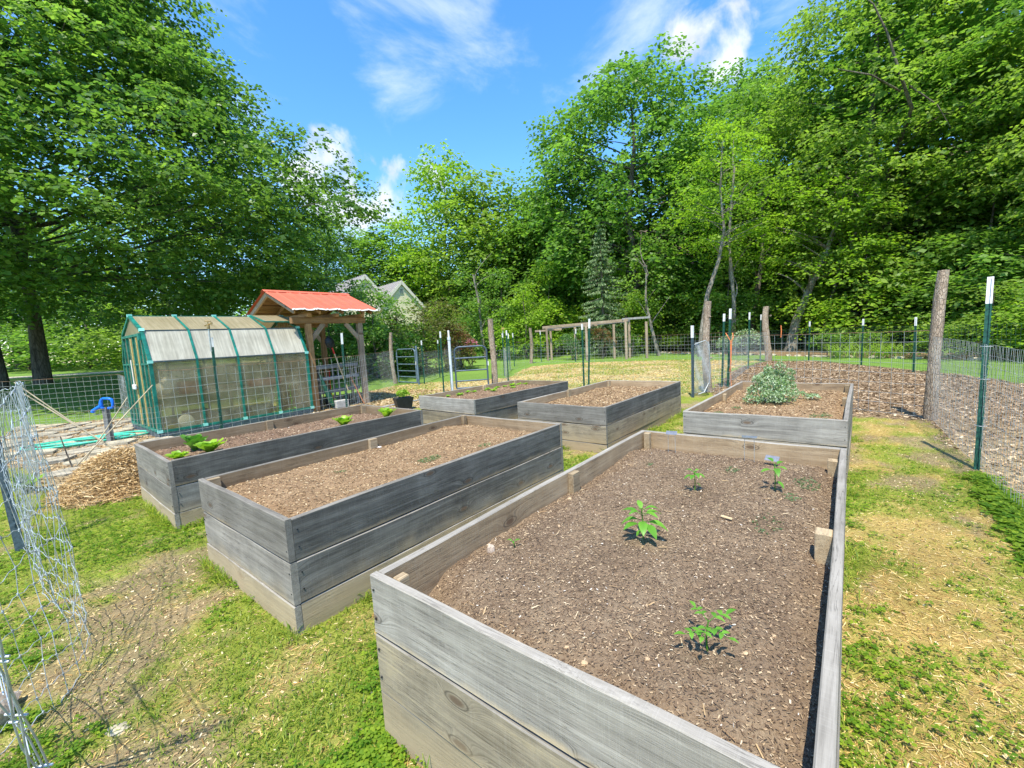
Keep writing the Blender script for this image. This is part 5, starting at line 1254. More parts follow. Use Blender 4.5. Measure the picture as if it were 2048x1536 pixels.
# straw pile
def straw_pile():
    n = 15000; cx, cy = -5.12, 5.45; u = rng.normal(0, .42, n); v = rng.normal(0, .30, n); d = np.hypot(u/1.0, v/.72); k = d < .95; u, v, d = u[k], v[k], d[k]
    a = R(128); X = cx+u*math.cos(a)-v*math.sin(a); Y = cy+u*math.sin(a)+v*math.cos(a); H = .36*(1-sst(d, .15, .95))*(.75+.5*fbm(X, Y, 3.1, 5, 3))
    q = in_poly(X, Y, bed_poly('C', .01)); X, Y, H = X[~q], Y[~q], H[~q]; m_ = len(X)
    A = rand_dirs(m_, (-.45, .45)); B = np.cross(A, rand_dirs(m_, (.4, 1))); B /= np.linalg.norm(B, axis=1)[:, None]; Lh = rng.uniform(.025, .095, m_)[:, None]; wd = rng.uniform(.0012, .0042, m_)[:, None]
    V1, F1, A1 = rects(np.stack([X, Y, H+rng.uniform(0, .05, m_)], 1), A*Lh, B*wd, rng.uniform(0, 1, m_)**.9)
    us = np.linspace(-1, 1, 34); Uu, Vv = np.meshgrid(us, us*.75); dd = np.hypot(Uu, Vv/.72)
    X2 = cx+Uu*math.cos(a)-Vv*math.sin(a); Y2 = cy+Uu*math.sin(a)+Vv*math.cos(a); Z2 = .36*(1-sst(dd, .15, .95))*(.75+.5*fbm(X2, Y2, 3.1, 5, 3))-.02
    Z2 = np.where(in_poly(X2, Y2, bed_poly('C', -.02)), -.05, Z2)
    ii = (np.arange(33)[:, None]*34+np.arange(33)[None, :]).ravel(); F2 = np.stack([ii, ii+1, ii+35, ii+34], 1)
    V = np.concatenate([V1, np.stack([X2.ravel(), Y2.ravel(), Z2.ravel()], 1)]); F = np.concatenate([F1, F2+len(V1)]); A_ = np.concatenate([A1, np.full(34*34, .12)])
    tag(link('straw_pile', np_mesh('straw_pile', V, F, M['pile'], A_)), 'loose heap of golden straw against the left end of the lettuce bed', 'straw pile', kind='stuff')
straw_pile()
lettuce('dark green leafy plant growing low behind the left wire next to the straw', -6.25, 5.35, .0, .30, 14, 40, 1.1, L['maple'])
# flagstones
pat = struct(thing('stone_patio', None, None, (0, 0, 0)))
for k_ in ('label', 'category'):
    if k_ in pat: del pat[k_]
r = random.Random(77); cellx = .62
for i in range(13):
    for j in range(9):
        cx = -12.6+i*.62+(.3 if j % 2 else 0)+r.uniform(-.08, .08); cy = 5.6+j*.68+r.uniform(-.08, .08)
        if not bool(in_poly(np.array([cx]), np.array([cy]), PATIO)[0]): continue
        if bool(in_poly(np.array([cx]), np.array([cy]), bed_poly('C', .35))[0]) or r.random() < .12: continue
        n = r.choice([5, 6, 7]); ol = [(math.cos(a)*.30*r.uniform(.8, 1.12), math.sin(a)*.27*r.uniform(.8, 1.12), 0) for a in (2*math.pi*k/n+r.uniform(-.2, .2) for k in range(n))]
        b = MB(); h_ = r.uniform(.025, .05); b.prism(ol, (0, 0, -.03), (0, 0, h_)); o = b.build('flagstone', M['stone'] if r.random() < .7 else M['stone_pale'], pat); o.location = (cx, cy, hz(cx, cy)); o.rotation_euler = (r.uniform(-.02, .02), r.uniform(-.02, .02), r.uniform(0, 3))
# edging stones of the far border
brd = struct(thing('border_edging', None, None, (0, 0, 0)))
edge = [(-3.0, 41.0), (5.2, 41.0), (8.4, 37.0), (9.2, 32.5), (10.3, 28.0), (12.2, 24.4), (13.2, 21.8), (13.8, 19.0), (14.6, 16.9), (15.4, 15.1), (16.2, 13.4), (18, 9)]
sme = bpy.data.meshes.new('edging_stone'); bmesh_ico(.14, 5, (1.5, 1, .6), sme, 1); sme.materials.append(M['stone_pale'])
for (x0, y0), (x1, y1) in zip(edge[:-1], edge[1:]):
    l_ = math.hypot(x1-x0, y1-y0); n = int(l_/.42)
    for k in range(n):
        if r.random() < .25: continue
        f = (k+r.random()*.5)/n; x, y = x0+(x1-x0)*f, y0+(y1-y0)*f; o = link('edging_stone', sme, brd); o.location = (x, y, hz(x, y)+.03); o.rotation_euler = (0, 0, r.uniform(0, 6)); s_ = r.uniform(.6, 1.2); o.scale = (s_, s_, s_)

# ---------------------------------------------------------------- gates
def tube_gate(label, p, q, z0, z1, bars, mt_, rad=.024, corner=.16, z0b=None):
    p = Vector((*p, 0)); q = Vector((*q, 0)); d = (q-p); l_ = d.length; d.normalize(); rz = math.atan2(d.y, d.x)
    t = thing('tube_gate', label, 'gate', p, rz)
    pts = [(0, 0, z0)]+[(corner-corner*math.cos(a), 0, z1-corner+corner*math.sin(a)) for a in (R(k*15) for k in range(7))]+[(l_-corner+corner*math.sin(a), 0, z1-corner+corner*math.cos(a)) for a in (R(k*15) for k in range(7))]+[(l_, 0, z0)]
    b = MB(); b.tube(pts, rad, 10); b.tube([(0, 0, z0), (l_, 0, z0)], rad, 10); b.build('gate_frame', M[mt_], t)
    for z in bars: b = MB(); b.tube([(rad*.6, 0, z), (l_-rad*.6, 0, z)], rad*.85, 8); b.build('gate_bar', M[mt_], t)
    b = MB(); b.box((l_+.02, 0, z1*.6), (.05, .03, .14)); b.build('latch', M['white_cap'], t)
    for z in (z0+.15, z1-.3): b = MB(); b.tube([(-.07, 0, z), (0, 0, z)], .012, 6); b.build('hinge', M['wire'], t)
tube_gate('open blue grey tube gate with six bars, left of the pair', (-4.72, 17.95), (-3.74, 16.95), .07, 1.41, (.29, .53, .80, 1.10), 'gate_paint')
b = MB(); b.tube([(0, 0, -.05), (0, 0, 1.52)], .042, 8); o = b.build('gate_pole', M['gate_paint']); o.location = (-3.66, 16.86, 0); tag(o, 'thick blue grey pole at the latch side of the left gate', 'pole')
tube_gate('dark blue arched tube gate next to the pale pipe', (-1.78, 13.75), (-.76, 13.82), .10, 1.42, (.33, .66, 1.06), 'gate_dark', .028, .17)
# rolled mesh gate
t = thing('mesh_gate', 'small mesh gate with grey tube frame leaning by the rear bark post', 'gate', (4.25, 9.95, 0), .25)
b = MB(); b.tube([(0, 0, 1.22), (.30, 0, 1.30), (.42, .02, 1.2), (.44, .02, .55), (.40, 0, .32), (.22, -.05, .10), (.05, -.05, .06)], .013, 8); b.build('gate_frame', M['wire'], t)
segs = []
for i in range(22):
    for j in range(44):
        x0, z0 = i*.019, .08+j*.027; w = lambda a, c: np.array([a, .02*math.sin(a*20+c*9), c])
        segs.append([w(x0+(.0095 if j % 2 else 0), z0), w(x0+(.0 if j % 2 else .0095), z0+.027)]); segs.append([w(x0+(.0095 if j % 2 else 0), z0), w(x0+(.019 if j % 2 else -.0095), z0+.027)])
V, F = wires(np.array(segs), .0026); link('wire_mesh', np_mesh('wire_mesh', V, F, M['wire_bright']), t)
# black pot with plant, grey hose
t = thing('potted_plant', 'black square pot with a yellow green seedling between two raised beds', 'potted plant', (-2.72, 10.6, 0), .5)
b = MB(); b.add([(-.16, -.13, 0), (.16, -.13, 0), (.16, .13, 0), (-.16, .13, 0), (-.22, -.18, .30), (.22, -.18, .30), (.22, .18, .30), (-.22, .18, .30), (-.19, -.15, .27), (.19, -.15, .27), (.19, .15, .27), (-.19, .15, .27)], [(3, 2, 1, 0), (0, 1, 5, 4), (1, 2, 6, 5), (2, 3, 7, 6), (3, 0, 4, 7), (4, 5, 9, 8), (5, 6, 10, 9), (6, 7, 11, 10), (7, 4, 8, 11), (8, 9, 10, 11)]); b.build('pot', M['black_plastic'], t)
V, F, A = tiny_leaves((0, 0, .38), 120, .17, .10, .7); link('foliage', np_mesh('foliage', V, F, L['lime'], A), t)
b = MB(); b.tube([(-3.9, 10.9, .02)]+[tuple(v) for v in bez((-3.6, 10.9, .02), (-2.9, 11.6, .03), (-2.3, 12.6, .02), 8)]+[(-1.9, 13.3, .02)], .016, 6); o = b.build('grey_hose', M['wire']); tag(o, 'thin grey hose lying on the path behind the black pot', 'hose')
# climbing seedlings on the greenhouse fence
for i, (lb, x, y) in enumerate([('left one of two climbing bean seedlings below the greenhouse wall', -4.72, 8.55), ('right one of two climbing bean seedlings below the greenhouse wall', -4.58, 8.85), ('bean seedling climbing the fence at the left arbor post', -4.15, 9.85)]):
    seedling(lb, x, y, .35, .55, [(.1, 200, .08, 10), (.15, 340, .09, 10), (.4, 100, .06, 20), (.6, 290, .05, 20), (.8, 190, .05, 30), (1, 30, .04, 40)], 50+i, cat='bean seedling')
#@@PART3
# ---------------------------------------------------------------- timber trellis on the lawn
tr = thing('timber_trellis', 'L shaped weathered timber trellis frame standing on the far lawn', 'trellis', (5.0, 26.5, 0))
def tl(p): return (p[0]-5.0, p[1]-26.5, p[2])
for (x, y, h_) in [(2.43, 28.1, 2.12), (2.72, 28.5, 2.05), (4.15, 27.3, 2.08), (4.62, 26.0, 2.08), (6.35, 26.3, 2.10), (6.78, 25.2, 2.20), (7.2, 26.0, 2.15), (7.95, 25.1, 2.12)]:
    timber('post', tl((x, y, 0)), tl((x, y, h_)), .13, .13, 'cedar_grey', tr)
timber('beam', tl((2.2, 28.3, 2.18)), tl((6.9, 25.1, 2.27)), .07, .16, 'cedar_grey', tr); timber('beam', tl((2.5, 28.8, 2.10)), tl((7.3, 26.1, 2.25)), .07, .14, 'rail_wood', tr)
timber('beam', tl((6.6, 25.25, 2.34)), tl((8.15, 25.05, 2.36)), .08, .12, 'rail_wood', tr); timber('beam', tl((1.7, 28.4, 1.97)), tl((3.4, 27.9, 2.0)), .06, .12, 'cedar_grey', tr); timber('beam', tl((4.4, 26.2, 2.08)), tl((5.4, 26.5, 2.10)), .06, .10, 'cedar_grey', tr)

# ---------------------------------------------------------------- house beyond the garden
def house(label, gx_, yc, hw, zr, ze, length):
    z0 = hz(gx_, yc)-.2; t = thing('house', label, 'house', (gx_, yc, z0), -.85); zr -= z0; ze -= z0
    b = MB(); b.add([(0, -hw, 0), (0, hw, 0), (0, hw, ze), (0, 0, zr), (0, -hw, ze), (-length, -hw, 0), (-length, hw, 0), (-length, hw, ze), (-length, 0, zr), (-length, -hw, ze)], [(0, 1, 2, 3, 4), (9, 8, 7, 6, 5), (0, 4, 9, 5), (1, 6, 7, 2), (2, 7, 8, 3), (3, 8, 9, 4)]); b.build('wall', M['house_wall'], t)
    sl_ = (zr-ze)/hw; ov = .45
    for sg in (-1, 1):
        e0 = Vector((.15, sg*(hw+ov), ze-sl_*ov+.03)); n = int((length+.7)/.45); rf = MB(); rf.add([e0, (.15, 0, zr+.03), (-length-.35, 0, zr+.03), (-length-.35, sg*(hw+ov), e0.z)], [(0, 1, 2, 3)])
        ro = rf.build('roof', M['tin'], t); ro.modifiers.new('solid', 'SOLIDIFY').thickness = .09
        for k in range(n+1):
            x_ = .12-k*.45; q = MB(); q.beam((x_, sg*(hw+ov-.02), e0.z+.10), (x_, sg*.05, zr+.10), .035, .05); q.build('seam', M['tin'], ro)
        q = MB(); q.beam((.15, sg*(hw+ov), e0.z-.07), (.15, 0, zr-.07), .05, .24); q.build('barge_board', M['house_trim'], t)
    b = MB(); b.box((.02, 0, zr-.85), (.05, .42, .5)); v_ = b.build('gable_vent', M['house_trim'], t)
    for k in range(4): b = MB(); b.box((.05, 0, zr-1.02+k*.11), (.03, .32, .04)); b.build('slat', M['vent_dark'], v_)
    for yy in (-hw*.45, hw*.45):
        b = MB(); b.box((.02, yy, 2.4), (.06, 1.0, 1.4)); w_ = b.build('window', M['house_trim'], t); b = MB(); b.box((.055, yy, 2.4), (.02, .84, 1.24)); b.build('pane', M['vent_dark'], w_)
house('cream house gable with small louvre and grey metal roof right of the red arbor roof', -9.6, 40, 2.0, 7.3, 5.2, 4.5)
house('taller cream house gable with grey roof, left of the other and half behind the tree', -12.6, 39.2, 2.0, 7.9, 5.8, 6.5)

# ---------------------------------------------------------------- trees
def leaves_on(P, D, ls, nl, g, tone, up=.9, tl_=4.2, wr=.30, droopl=.35):
    """P twig bases, D twig directions -> alternate leaves along each twig"""
    n = len(P); out = []
    Z = np.array([0, 0, 1.]); Sd = np.cross(D, Z); Sd /= np.linalg.norm(Sd, axis=1)[:, None]+1e-6
    for i in range(nl):
        f = (i+.5)/nl; sg = 1 if i % 2 else -1; s = ls*g.uniform(.45, 1.35, n)[:, None]
        c = P+D*(ls*tl_*f)-Z*(ls*tl_*.30*f*f)+Sd*sg*s*.42+g.normal(0, ls*.18, (n, 3))
        A = D*.55+Sd*sg*.8-Z*g.uniform(0, droopl*2, n)[:, None]; A /= np.linalg.norm(A, axis=1)[:, None]
        Nn = Z*up+g.normal(0, .42, (n, 3)); B = np.cross(A, Nn); B /= np.linalg.norm(B, axis=1)[:, None]+1e-6
        out.append(quads(c, A*s*.5, B*s*wr, np.clip(tone+g.normal(0, .12, n), 0, 1)))
    return out
def crown(seed, zb, H, prof, nb, nt, nl, ls, rb, flat=.32, droop=.35, inner=.30, az=None, cx=None, up=.9, updir=.15, bsc=1.0, azs=None, wr=.36):
    g = np.random.default_rng(seed); C, K = [], 0
    while len(C) < nb and K < nb*30:
        K += 1; t = g.uniform(0, 1); a = azs(g) if azs else g.uniform(0, 6.283); Rr = prof(t)*(az(a, t) if az else 1)
        if g.uniform() > .25+Rr/max(prof(q) for q in (0, .25, .5, .75)): continue
        u = math.sqrt(g.uniform(inner if t < .85 else 0, 1)); x, y, z = Rr*u*math.cos(a), Rr*u*math.sin(a), zb+(H-zb)*t+g.normal(0, .02*H)
        if cx: o = cx(z); x += o[0]; y += o[1]
        C.append((x, y, z))
    C = np.array(C); out = []
    rbs = rb*g.uniform(.55, 1.35, len(C)); tones = g.beta(2, 2, len(C))
    idx = np.repeat(np.arange(len(C)), nt); n = len(idx); a = g.uniform(0, 6.283, n); rr = np.sqrt(g.uniform(0, 1, n)); q = rbs[idx]
    off = np.stack([np.cos(a)*rr*q, np.sin(a)*rr*q*bsc, -droop*q*rr*rr+g.normal(0, 1, n)*q*flat*(1-.5*rr)], 1)
    cc = C[idx]; outw = cc[:, :2]/(np.linalg.norm(cc[:, :2], axis=1)[:, None]+1e-6)
    D = np.concatenate([outw*.6+np.stack([np.cos(a), np.sin(a)], 1)*rr[:, None]*.8+g.normal(0, .35, (n, 2)), (g.normal(updir, .3, n)-.2*rr)[:, None]], 1); D /= np.linalg.norm(D, axis=1)[:, None]
    P = cc+off; tone = np.clip(tones[idx]*.60+.18+g.normal(0, .10, n)+off[:, 2]/q*.12, 0, 1)
    out = leaves_on(P, D, ls, nl, g, tone, up, wr=wr)
    V, F, A = merge(out); return V, F, A, C
def limbs(mb, trunk, rads, C, k, seed, thin=.035, from_t=(.25, .95)):
    g = random.Random(seed); mb.tube(trunk, rads, 9, caps=False); tv = [Vector(p) for p in trunk]; idx = list(range(len(C))); g.shuffle(idx)
    for i in idx[:k]:
        c = Vector(C[i]); H_ = tv[-1].z; zt = max(tv[0].z+(H_-tv[0].z)*from_t[0], min(c.z-.25*math.hypot(c.x-tv[-1].x, c.y-tv[-1].y)-.3, H_*from_t[1]))
        j = max(0, min(len(tv)-2, next((q for q in range(len(tv)-1) if tv[q+1].z >= zt), len(tv)-2))); f = (zt-tv[j].z)/max(1e-3, tv[j+1].z-tv[j].z); p = tv[j].lerp(tv[j+1], max(0, min(1, f)))
        r0 = (rads[j]*(1-f)+rads[j+1]*f)*g.uniform(.28, .5)
        mid = p.lerp(c, .5)+Vector((g.uniform(-.3, .3), g.uniform(-.3, .3), g.uniform(-.1, .5)))
        mb.tube(bez(p, mid, c, 5), [r0, r0*.8, r0*.6, r0*.42, r0*.28, max(.012, r0*.15)], 5, caps=False)
def tree(name, label, cat, x, y, leafm, barkm, seed, zb, H, prof, nb, nt, nl, ls, rb, trunk=None, tr_r=.3, k=30, group=None, **kw):
    t = thing(name, label, cat, (x, y, hz(x, y)), 0, group)
    V, F, A, C = crown(seed, zb, H, prof, nb, nt, nl, ls, rb, **kw)
    link('crown', np_mesh('crown', V, F, leafm, A), t)
    trunk = trunk or [(0, 0, -.3), (.05*H*.1, 0, H*.25), (-.02*H, .01*H, H*.5), (.01*H, 0, H*.75), (0, 0, H*.92)]
    rads = [tr_r*1.25]+[tr_r*(1-.88*i/(len(trunk)-1)) for i in range(1, len(trunk))]
    b = MB(); limbs(b, trunk, rads, C, k, seed); b.build('trunk', barkm, t); return t
# the big tree at the left
def pleft(t): # crown radius against height, from z 3.4 to 19
    return float(np.interp(t, [0, .08, .2, .4, .55, .72, .85, .95, 1], [7.5, 12.2, 14.4, 11.0, 8.6, 6.6, 4.6, 2.8, 1.0]))
def azl(a, t):
    s_ = math.sin(a); return 1-.52*max(0, -s_) if s_ < 0 else 1-.35*s_
def azbias(g): return g.uniform(-2.1, .75) if g.uniform() < .62 else g.uniform(0, 6.283)
big = tree('shade_tree', 'huge dark green leafy tree filling the left of the picture above the greenhouse', 'tree', -19.0, 17.5, L['cherry'], M['bark'], 101, 3.0, 19.5, pleft, 660, 44, 8, .155, 1.0,
     trunk=[(0, 0, -.4), (.1, 0, 3), (-.3, .2, 7), (.3, .1, 12), (.2, 0, 17.5)], tr_r=.25, k=110, flat=.24, droop=.55, inner=.42, wr=.42, az=azl, updir=.05, azs=azbias)
big2 = tree('shade_tree', 'second dark trunked shade tree at the left edge, its crown merged with the big one', 'tree', -18.7, 15.7, L['cherry'], M['bark'], 103, 4.2, 17.5, lambda t: float(np.interp(t, [0, .2, .6, 1], [6, 8, 6.5, 1.5])), 150, 40, 6, .20, 1.25,
     trunk=[(0, 0, -.4), (-.1, 0, 3), (.3, .2, 7), (-.2, .1, 12), (.2, 0, 16)], tr_r=.27, k=40, flat=.25, droop=.4, az=lambda a, t: 1-.35*max(0, -math.sin(a)))
# prototypes for the wood, copied with their own scale and turn
def proto(name, seed, zb, H, prof, nb, nt, nl, ls, rb, tr_r, k, leafm, barkm='bark', **kw):
    t = tree(name, 'x', 'tree', 0, 0, leafm, M[barkm], seed, zb, H, prof, nb, nt, nl, ls, rb, tr_r=tr_r, k=k, **kw)
    return t, H, max(prof(q/10) for q in range(11))
ov = lambda R_: (lambda t: R_*(.30+.95*math.sin(math.pi*min(1, t*.92+.10))**.75)/1.25)
PRO = {
 'broad': proto('maple_tree', 201, 3.4, 20, ov(6.6), 240, 26, 6, .285, 1.30, .34, 40, L['maple'], flat=.30, wr=.40),
 'tall': proto('woodland_tree', 202, 2.6, 18, ov(4.2), 170, 20, 5, .35, 1.15, .24, 30, L['maple'], flat=.38, wr=.40),
 'airy': proto('light_leaved_tree', 203, 3.0, 16, ov(4.6), 130, 20, 5, .31, 1.05, .20, 40, L['lime'], 'bark_pale', flat=.30, inner=.15, wr=.38),
 'bush': proto('understory_tree', 204, .3, 6, ov(2.6), 75, 16, 5, .21, .62, .09, 24, L['maple'], flat=.30, inner=.15, droop=.5),
}
PRO['near'] = proto('oak_tree', 205, 2.4, 20, ov(6.6), 270, 30, 6, .215, 1.15, .34, 46, L['maple'], flat=.26, wr=.38)
first = {k: True for k in PRO}
def place(kind, x, y, H, Rr, mt_, label, cat='tree', name=None, rz=None, group=None, zoff=0):
    root, H0, R0 = PRO[kind]
    if first[kind]: t = root; first[kind] = False
    else: t = copy_tree(root)
    t.location = (x, y, hz(x, y)+zoff); t.rotation_euler = (0, 0, random.uniform(0, 6.28) if rz is None else rz); t.scale = (Rr/R0, Rr/R0, H/H0)
    t['label'] = label; t['category'] = cat
    if group: t['group'] = group
    if name: t.name = name
    for ch in t.children:
        if ch.name.startswith('crown'): ch.material_slots[0].link = 'OBJECT'; ch.material_slots[0].material = mt_
    return t
tree('great_maple', 'great dark green maple standing tallest against the sky right of centre', 'tree', 10.6, 36, L['dark'], M['bark'], 110, 3.0, 21.2, lambda t: float(np.interp(t, [0, .12, .35, .55, .75, .9, 1], [4.5, 7.0, 8.2, 8.0, 6.8, 4.8, 2.5])), 290, 24, 6, .30, 1.45, tr_r=.42, k=60, flat=.34, wr=.40, inner=.30)
# (kind, x, y, height, radius, leaf, label)
for a in [
 ('airy', -6.0, 47, 20.6, 5.0, L['lime'], 'bright light green tree rising against the cloud left of centre'),
 ('tall', -1.8, 44, 17.2, 4.8, L['olive'], 'rounded olive green tree next to the bright light green one'),
 ('tall', 2.6, 42, 15.6, 4.2, L['maple'], 'dark tree with a pale bare stem below the gap left of the great maple'),
 ('tall', 6.2, 40, 18.0, 3.8, L['dark'], 'narrow dark tree touching the left side of the great maple'),
 ('broad', 20.0, 33.5, 16.5, 5.0, L['maple'], 'tall tree just right of the great maple behind the slender one'),
 ('near', 21.6, 26.0, 21.0, 6.4, L['olive'], 'high spreading tree at the upper right with branches reaching left over the sky'),
 ('near', 27.5, 22.0, 20.0, 7.0, L['maple'], 'dense tall tree filling the upper right corner'),
 ('near', 24.5, 15.0, 17.5, 5.2, L['olive'], 'tall tree at the right edge of the wood nearest the camera'),
 ('tall', 26.5, 28.0, 19.0, 6.0, L['dark'], 'dark tree deep in the wood on the right hillside'),
 ('tall', 33.0, 36.0, 16.0, 6.0, L['dark'], 'tree behind the right hillside wood'),
 ('tall', 14.0, 42.0, 15.0, 5.5, L['dark'], 'dark tree behind the foot of the great maple'),
 ('broad', 24.0, 44.0, 18.0, 7.0, L['dark'], 'dark crown glimpsed through the gaps of the right hand wood'),
 ('tall', -13.0, 52, 14.0, 5.2, L['maple'], 'green tree behind the house gables'),
 ('airy', -9.5, 50, 11.5, 4.2, L['lime'], 'yellow green tree directly above the right house gable'),
 ('broad', -21.0, 52, 15.5, 6.5, L['maple'], 'tree behind the house hidden partly by the big left tree'),
 ('broad', -34.0, 44, 17.0, 8.0, L['olive'], 'far tree across the drive at the left, under the big crown'),
 ('broad', -52.0, 46, 16.0, 8.0, L['maple'], 'farthest tree across the drive at the left edge'),
 ('near', 30.5, 14.0, 17.0, 6.0, L['maple'], 'tall tree beyond the right frame edge of the wood'),
 ('tall', 9.0, 50.0, 13.0, 5.5, L['dark'], 'dark tree closing the back of the far lawn'),
 ('tall', -1.0, 54.0, 13.0, 5.5, L['dark'], 'dark tree behind the olive rounded one'),
]: place(a[0], a[1], a[2], a[3], a[4], a[5], a[6])
for a in [
 ('bush', -.5, 35.5, 7.0, 2.7, L['maple'], 'leafy young tree at the back of the lawn behind the gate bark post'),
 ('bush', 3.3, 34.5, 7.2, 2.7, L['lime'], 'bright young tree left of the spruce at the edge of the wood'),
 ('bush', 1.2, 31.8, 5.2, 2.2, L['lime'], 'low spreading bright green sapling just left of the trellis'),
 ('bush', 8.4, 30.8, 6.4, 2.1, L['lime'], 'yellow green sapling right of the spruce'),
 ('bush', 10.8, 31.0, 5.0, 2.1, L['olive'], 'bushy sapling at the foot of the great maple'),
 ('bush', 14.0, 27.6, 5.6, 2.4, L['maple'], 'sapling behind the farthest bark post'),
 ('bush', 18.6, 22.6, 5.5, 2.8, L['lime'], 'layered bright undergrowth on the right hillside behind the plot fence'),
 ('bush', 20.5, 19.5, 5.0, 2.9, L['maple'], 'layered undergrowth tree left of the tall bark post'),
 ('bush', 21.3, 16.2, 6.0, 2.9, L['dark'], 'dark undergrowth tree right behind the tall bark post'),
 ('bush', 17.2, 12.6, 2.9, 1.8, L['lime'], 'bright green shrub behind the right fence, nearest the tall bark post'),
 ('bush', 18.4, 10.5, 3.2, 2.1, L['lime'], 'bright green shrub at the right edge beyond the tall metal post'),
 ('bush', 16.6, 14.8, 2.5, 1.7, L['olive'], 'low shrub at the lawn edge left of the tall bark post'),
 ('bush', 22.0, 12.0, 6.5, 3.2, L['olive'], 'taller shrub bank at the right edge of the wood'),
 ('bush', 22.6, 20.5, 8.5, 3.2, L['maple'], 'tall layered sapling filling the middle of the right hand wood'),
 ('bush', 24.3, 17.8, 8.0, 3.2, L['lime'], 'bright tall sapling behind the right hand shrubs'),
 ('bush', 19.6, 24.0, 8.5, 3.0, L['olive'], 'tall sapling behind the leaning double trunk'),
 ('bush', -8.2, 46.0, 6.5, 2.8, L['maple'], 'green bush growing beside the right house gable'),
 ('bush', -5.0, 42.0, 7.0, 3.0, L['olive'], 'bush tree between the house and the bright light green tree'),
 ('bush', -2.4, 39.0, 5.8, 2.6, L['dark'], 'dark bush at the back of the lawn above the right blue gate'),
 ('bush', 5.8, 37.0, 6.0, 2.6, L['dark'], 'dark bush behind the trellis'),
 ('bush', 12.6, 33.0, 6.5, 2.8, L['dark'], 'dark undergrowth below the great maple'),
 ('bush', 16.5, 29.0, 6.0, 2.8, L['dark'], 'dark undergrowth behind the leaning trunks'),
 ('bush', -26.5, 31.0, 4.6, 3.4, L['olive'], 'small multi stemmed tree on the shaded lawn at the left'),
 ('bush', -33.0, 34.0, 5.5, 4.0, L['maple'], 'rounded bush across the drive seen between the left trunks'),
 ('bush', -19.5, 38.0, 5.5, 3.6, L['dark'], 'dark bush across the drive left of the greenhouse'),
 ('bush', -13.5, 27.0, 4.4, 2.6, L['dark'], 'dark bush behind the greenhouse door end'),
 ('bush', -9.3, 22.5, 4.3, 2.3, L['dark'], 'dark shrub behind the greenhouse roof'),
 ('bush', -6.7, 21.5, 4.2, 1.8, L['dark'], 'dark green shrub seen through and right of the arbor'),
 ('bush', -8.1, 24.5, 5.1, 1.9, L['dark'], 'dark shrub in front of the left house gable'),
 ('bush', -6.1, 23.8, 4.15, 1.9, L['maple'], 'dense green shrub between the arbor roof and the olive shrub'),
 ('bush', -8.4, 26.5, 4.7, 2.1, L['dark'], 'dark shrub just below the house gables'),
 ('bush', -41.0, 37.0, 7.0, 4.5, L['maple'], 'bush at the far left edge across the drive'),
]: place(a[0], a[1], a[2], a[3], a[4], a[5], a[6], 'shrub', 'leafy_shrub')
# a long bare limb arching down through the high tree at the upper right
hi = next(o for o in bpy.data.objects if str(o.get('label', '')).startswith('high spreading tree'))
Mi = (Matrix.Translation(hi.location) @ hi.rotation_euler.to_matrix().to_4x4() @ Matrix.Diagonal((*hi.scale, 1))).inverted()
b = MB()
for pts, ra in (([(14.6, 19.2, 15.4), (15.6, 19, 14.3), (16.2, 19, 13.2), (16.7, 19, 11.8), (17.7, 19.4, 10.4), (19.4, 22.2, 9.2), (21.4, 25.7, 7.0)], [.015, .03, .045, .055, .08, .13, .2]),
                ([(14.2, 19, 11.9), (15.6, 19, 11.6), (17.0, 19.2, 11.0)], [.02, .035, .05]), ([(18.6, 18.6, 9.2), (18.2, 18.8, 10.2), (17.2, 19, 11.1)], [.015, .025, .04]), ([(20.5, 18.4, 11.0), (19.6, 18.8, 10.2), (18.6, 20.6, 9.9)], [.015, .03, .05])):
    b.tube([Mi @ Vector((p[0]*1.09, p[1]*1.09, (p[2]-1.6)*1.09+1.6)) for p in pts], ra, 6)
b.build('bare_limb', M['bark'], hi)
# olive and bronze viburnum beyond the gates
tree('bronze_shrub', 'wide olive shrub with a browning right side beyond the blue gates', 'shrub', -4.7, 24.0, L['bronze'], M['bark'], 301, .3, 3.9, lambda t: 2.5*(.75+.35*math.sin(math.pi*t))*(1-.35*t), 75, 18, 5, .15, .55, tr_r=.07, k=30, inner=.2, droop=.6)
bush('brown_shrub', 'dry brown side branches of foliage at the right end of the olive shrub', 'dry shrub', -2.75, 23.9, 0, [(0, 0, 1.5, .75, 1.0, 900), (-.3, .2, 2.1, .6, .9, 600), (.25, 0, .9, .6, .9, 500)], L['brown'], .11, 12)
# slender yellow green tree with a curved bare trunk
tree('slender_tree', 'slender yellow green tree with a long curved bare trunk left of the rear posts', 'tree', 10.6, 24.0, L['lime'], M['bark_pale'], 302, 5.6, 12.6, lambda t: 2.7*(.5+.6*math.sin(math.pi*min(1, t+.05))), 62, 20, 6, .15, .75,
     trunk=[(0, 0, -.3), (.12, 0, 1.5), (.42, 0, 3.4), (1.05, 0, 5.2), (1.35, 0, 6.8), (1.15, 0, 8.9), (1.3, 0, 11.5)], tr_r=.17, k=34, inner=.1, cx=lambda z: (1.2, 0), flat=.25)
tree('leaning_tree', 'leaning double trunked tree with layered yellow green leaves above the plot fence', 'tree', 15.7, 24.2, L['lime'], M['bark_pale'], 303, 4.2, 9.6, lambda t: 3.3*(.6+.5*math.sin(math.pi*min(1, t+.1))), 62, 20, 6, .17, .85,
     trunk=[(0, 0, -.3), (.35, 0, 1.6), (1.1, 0, 3.4), (2.0, 0, 5.4), (2.7, 0, 7.4), (3.0, 0, 9)], tr_r=.27, k=30, inner=.1, cx=lambda z: (1.5, 0), flat=.18, droop=.5)
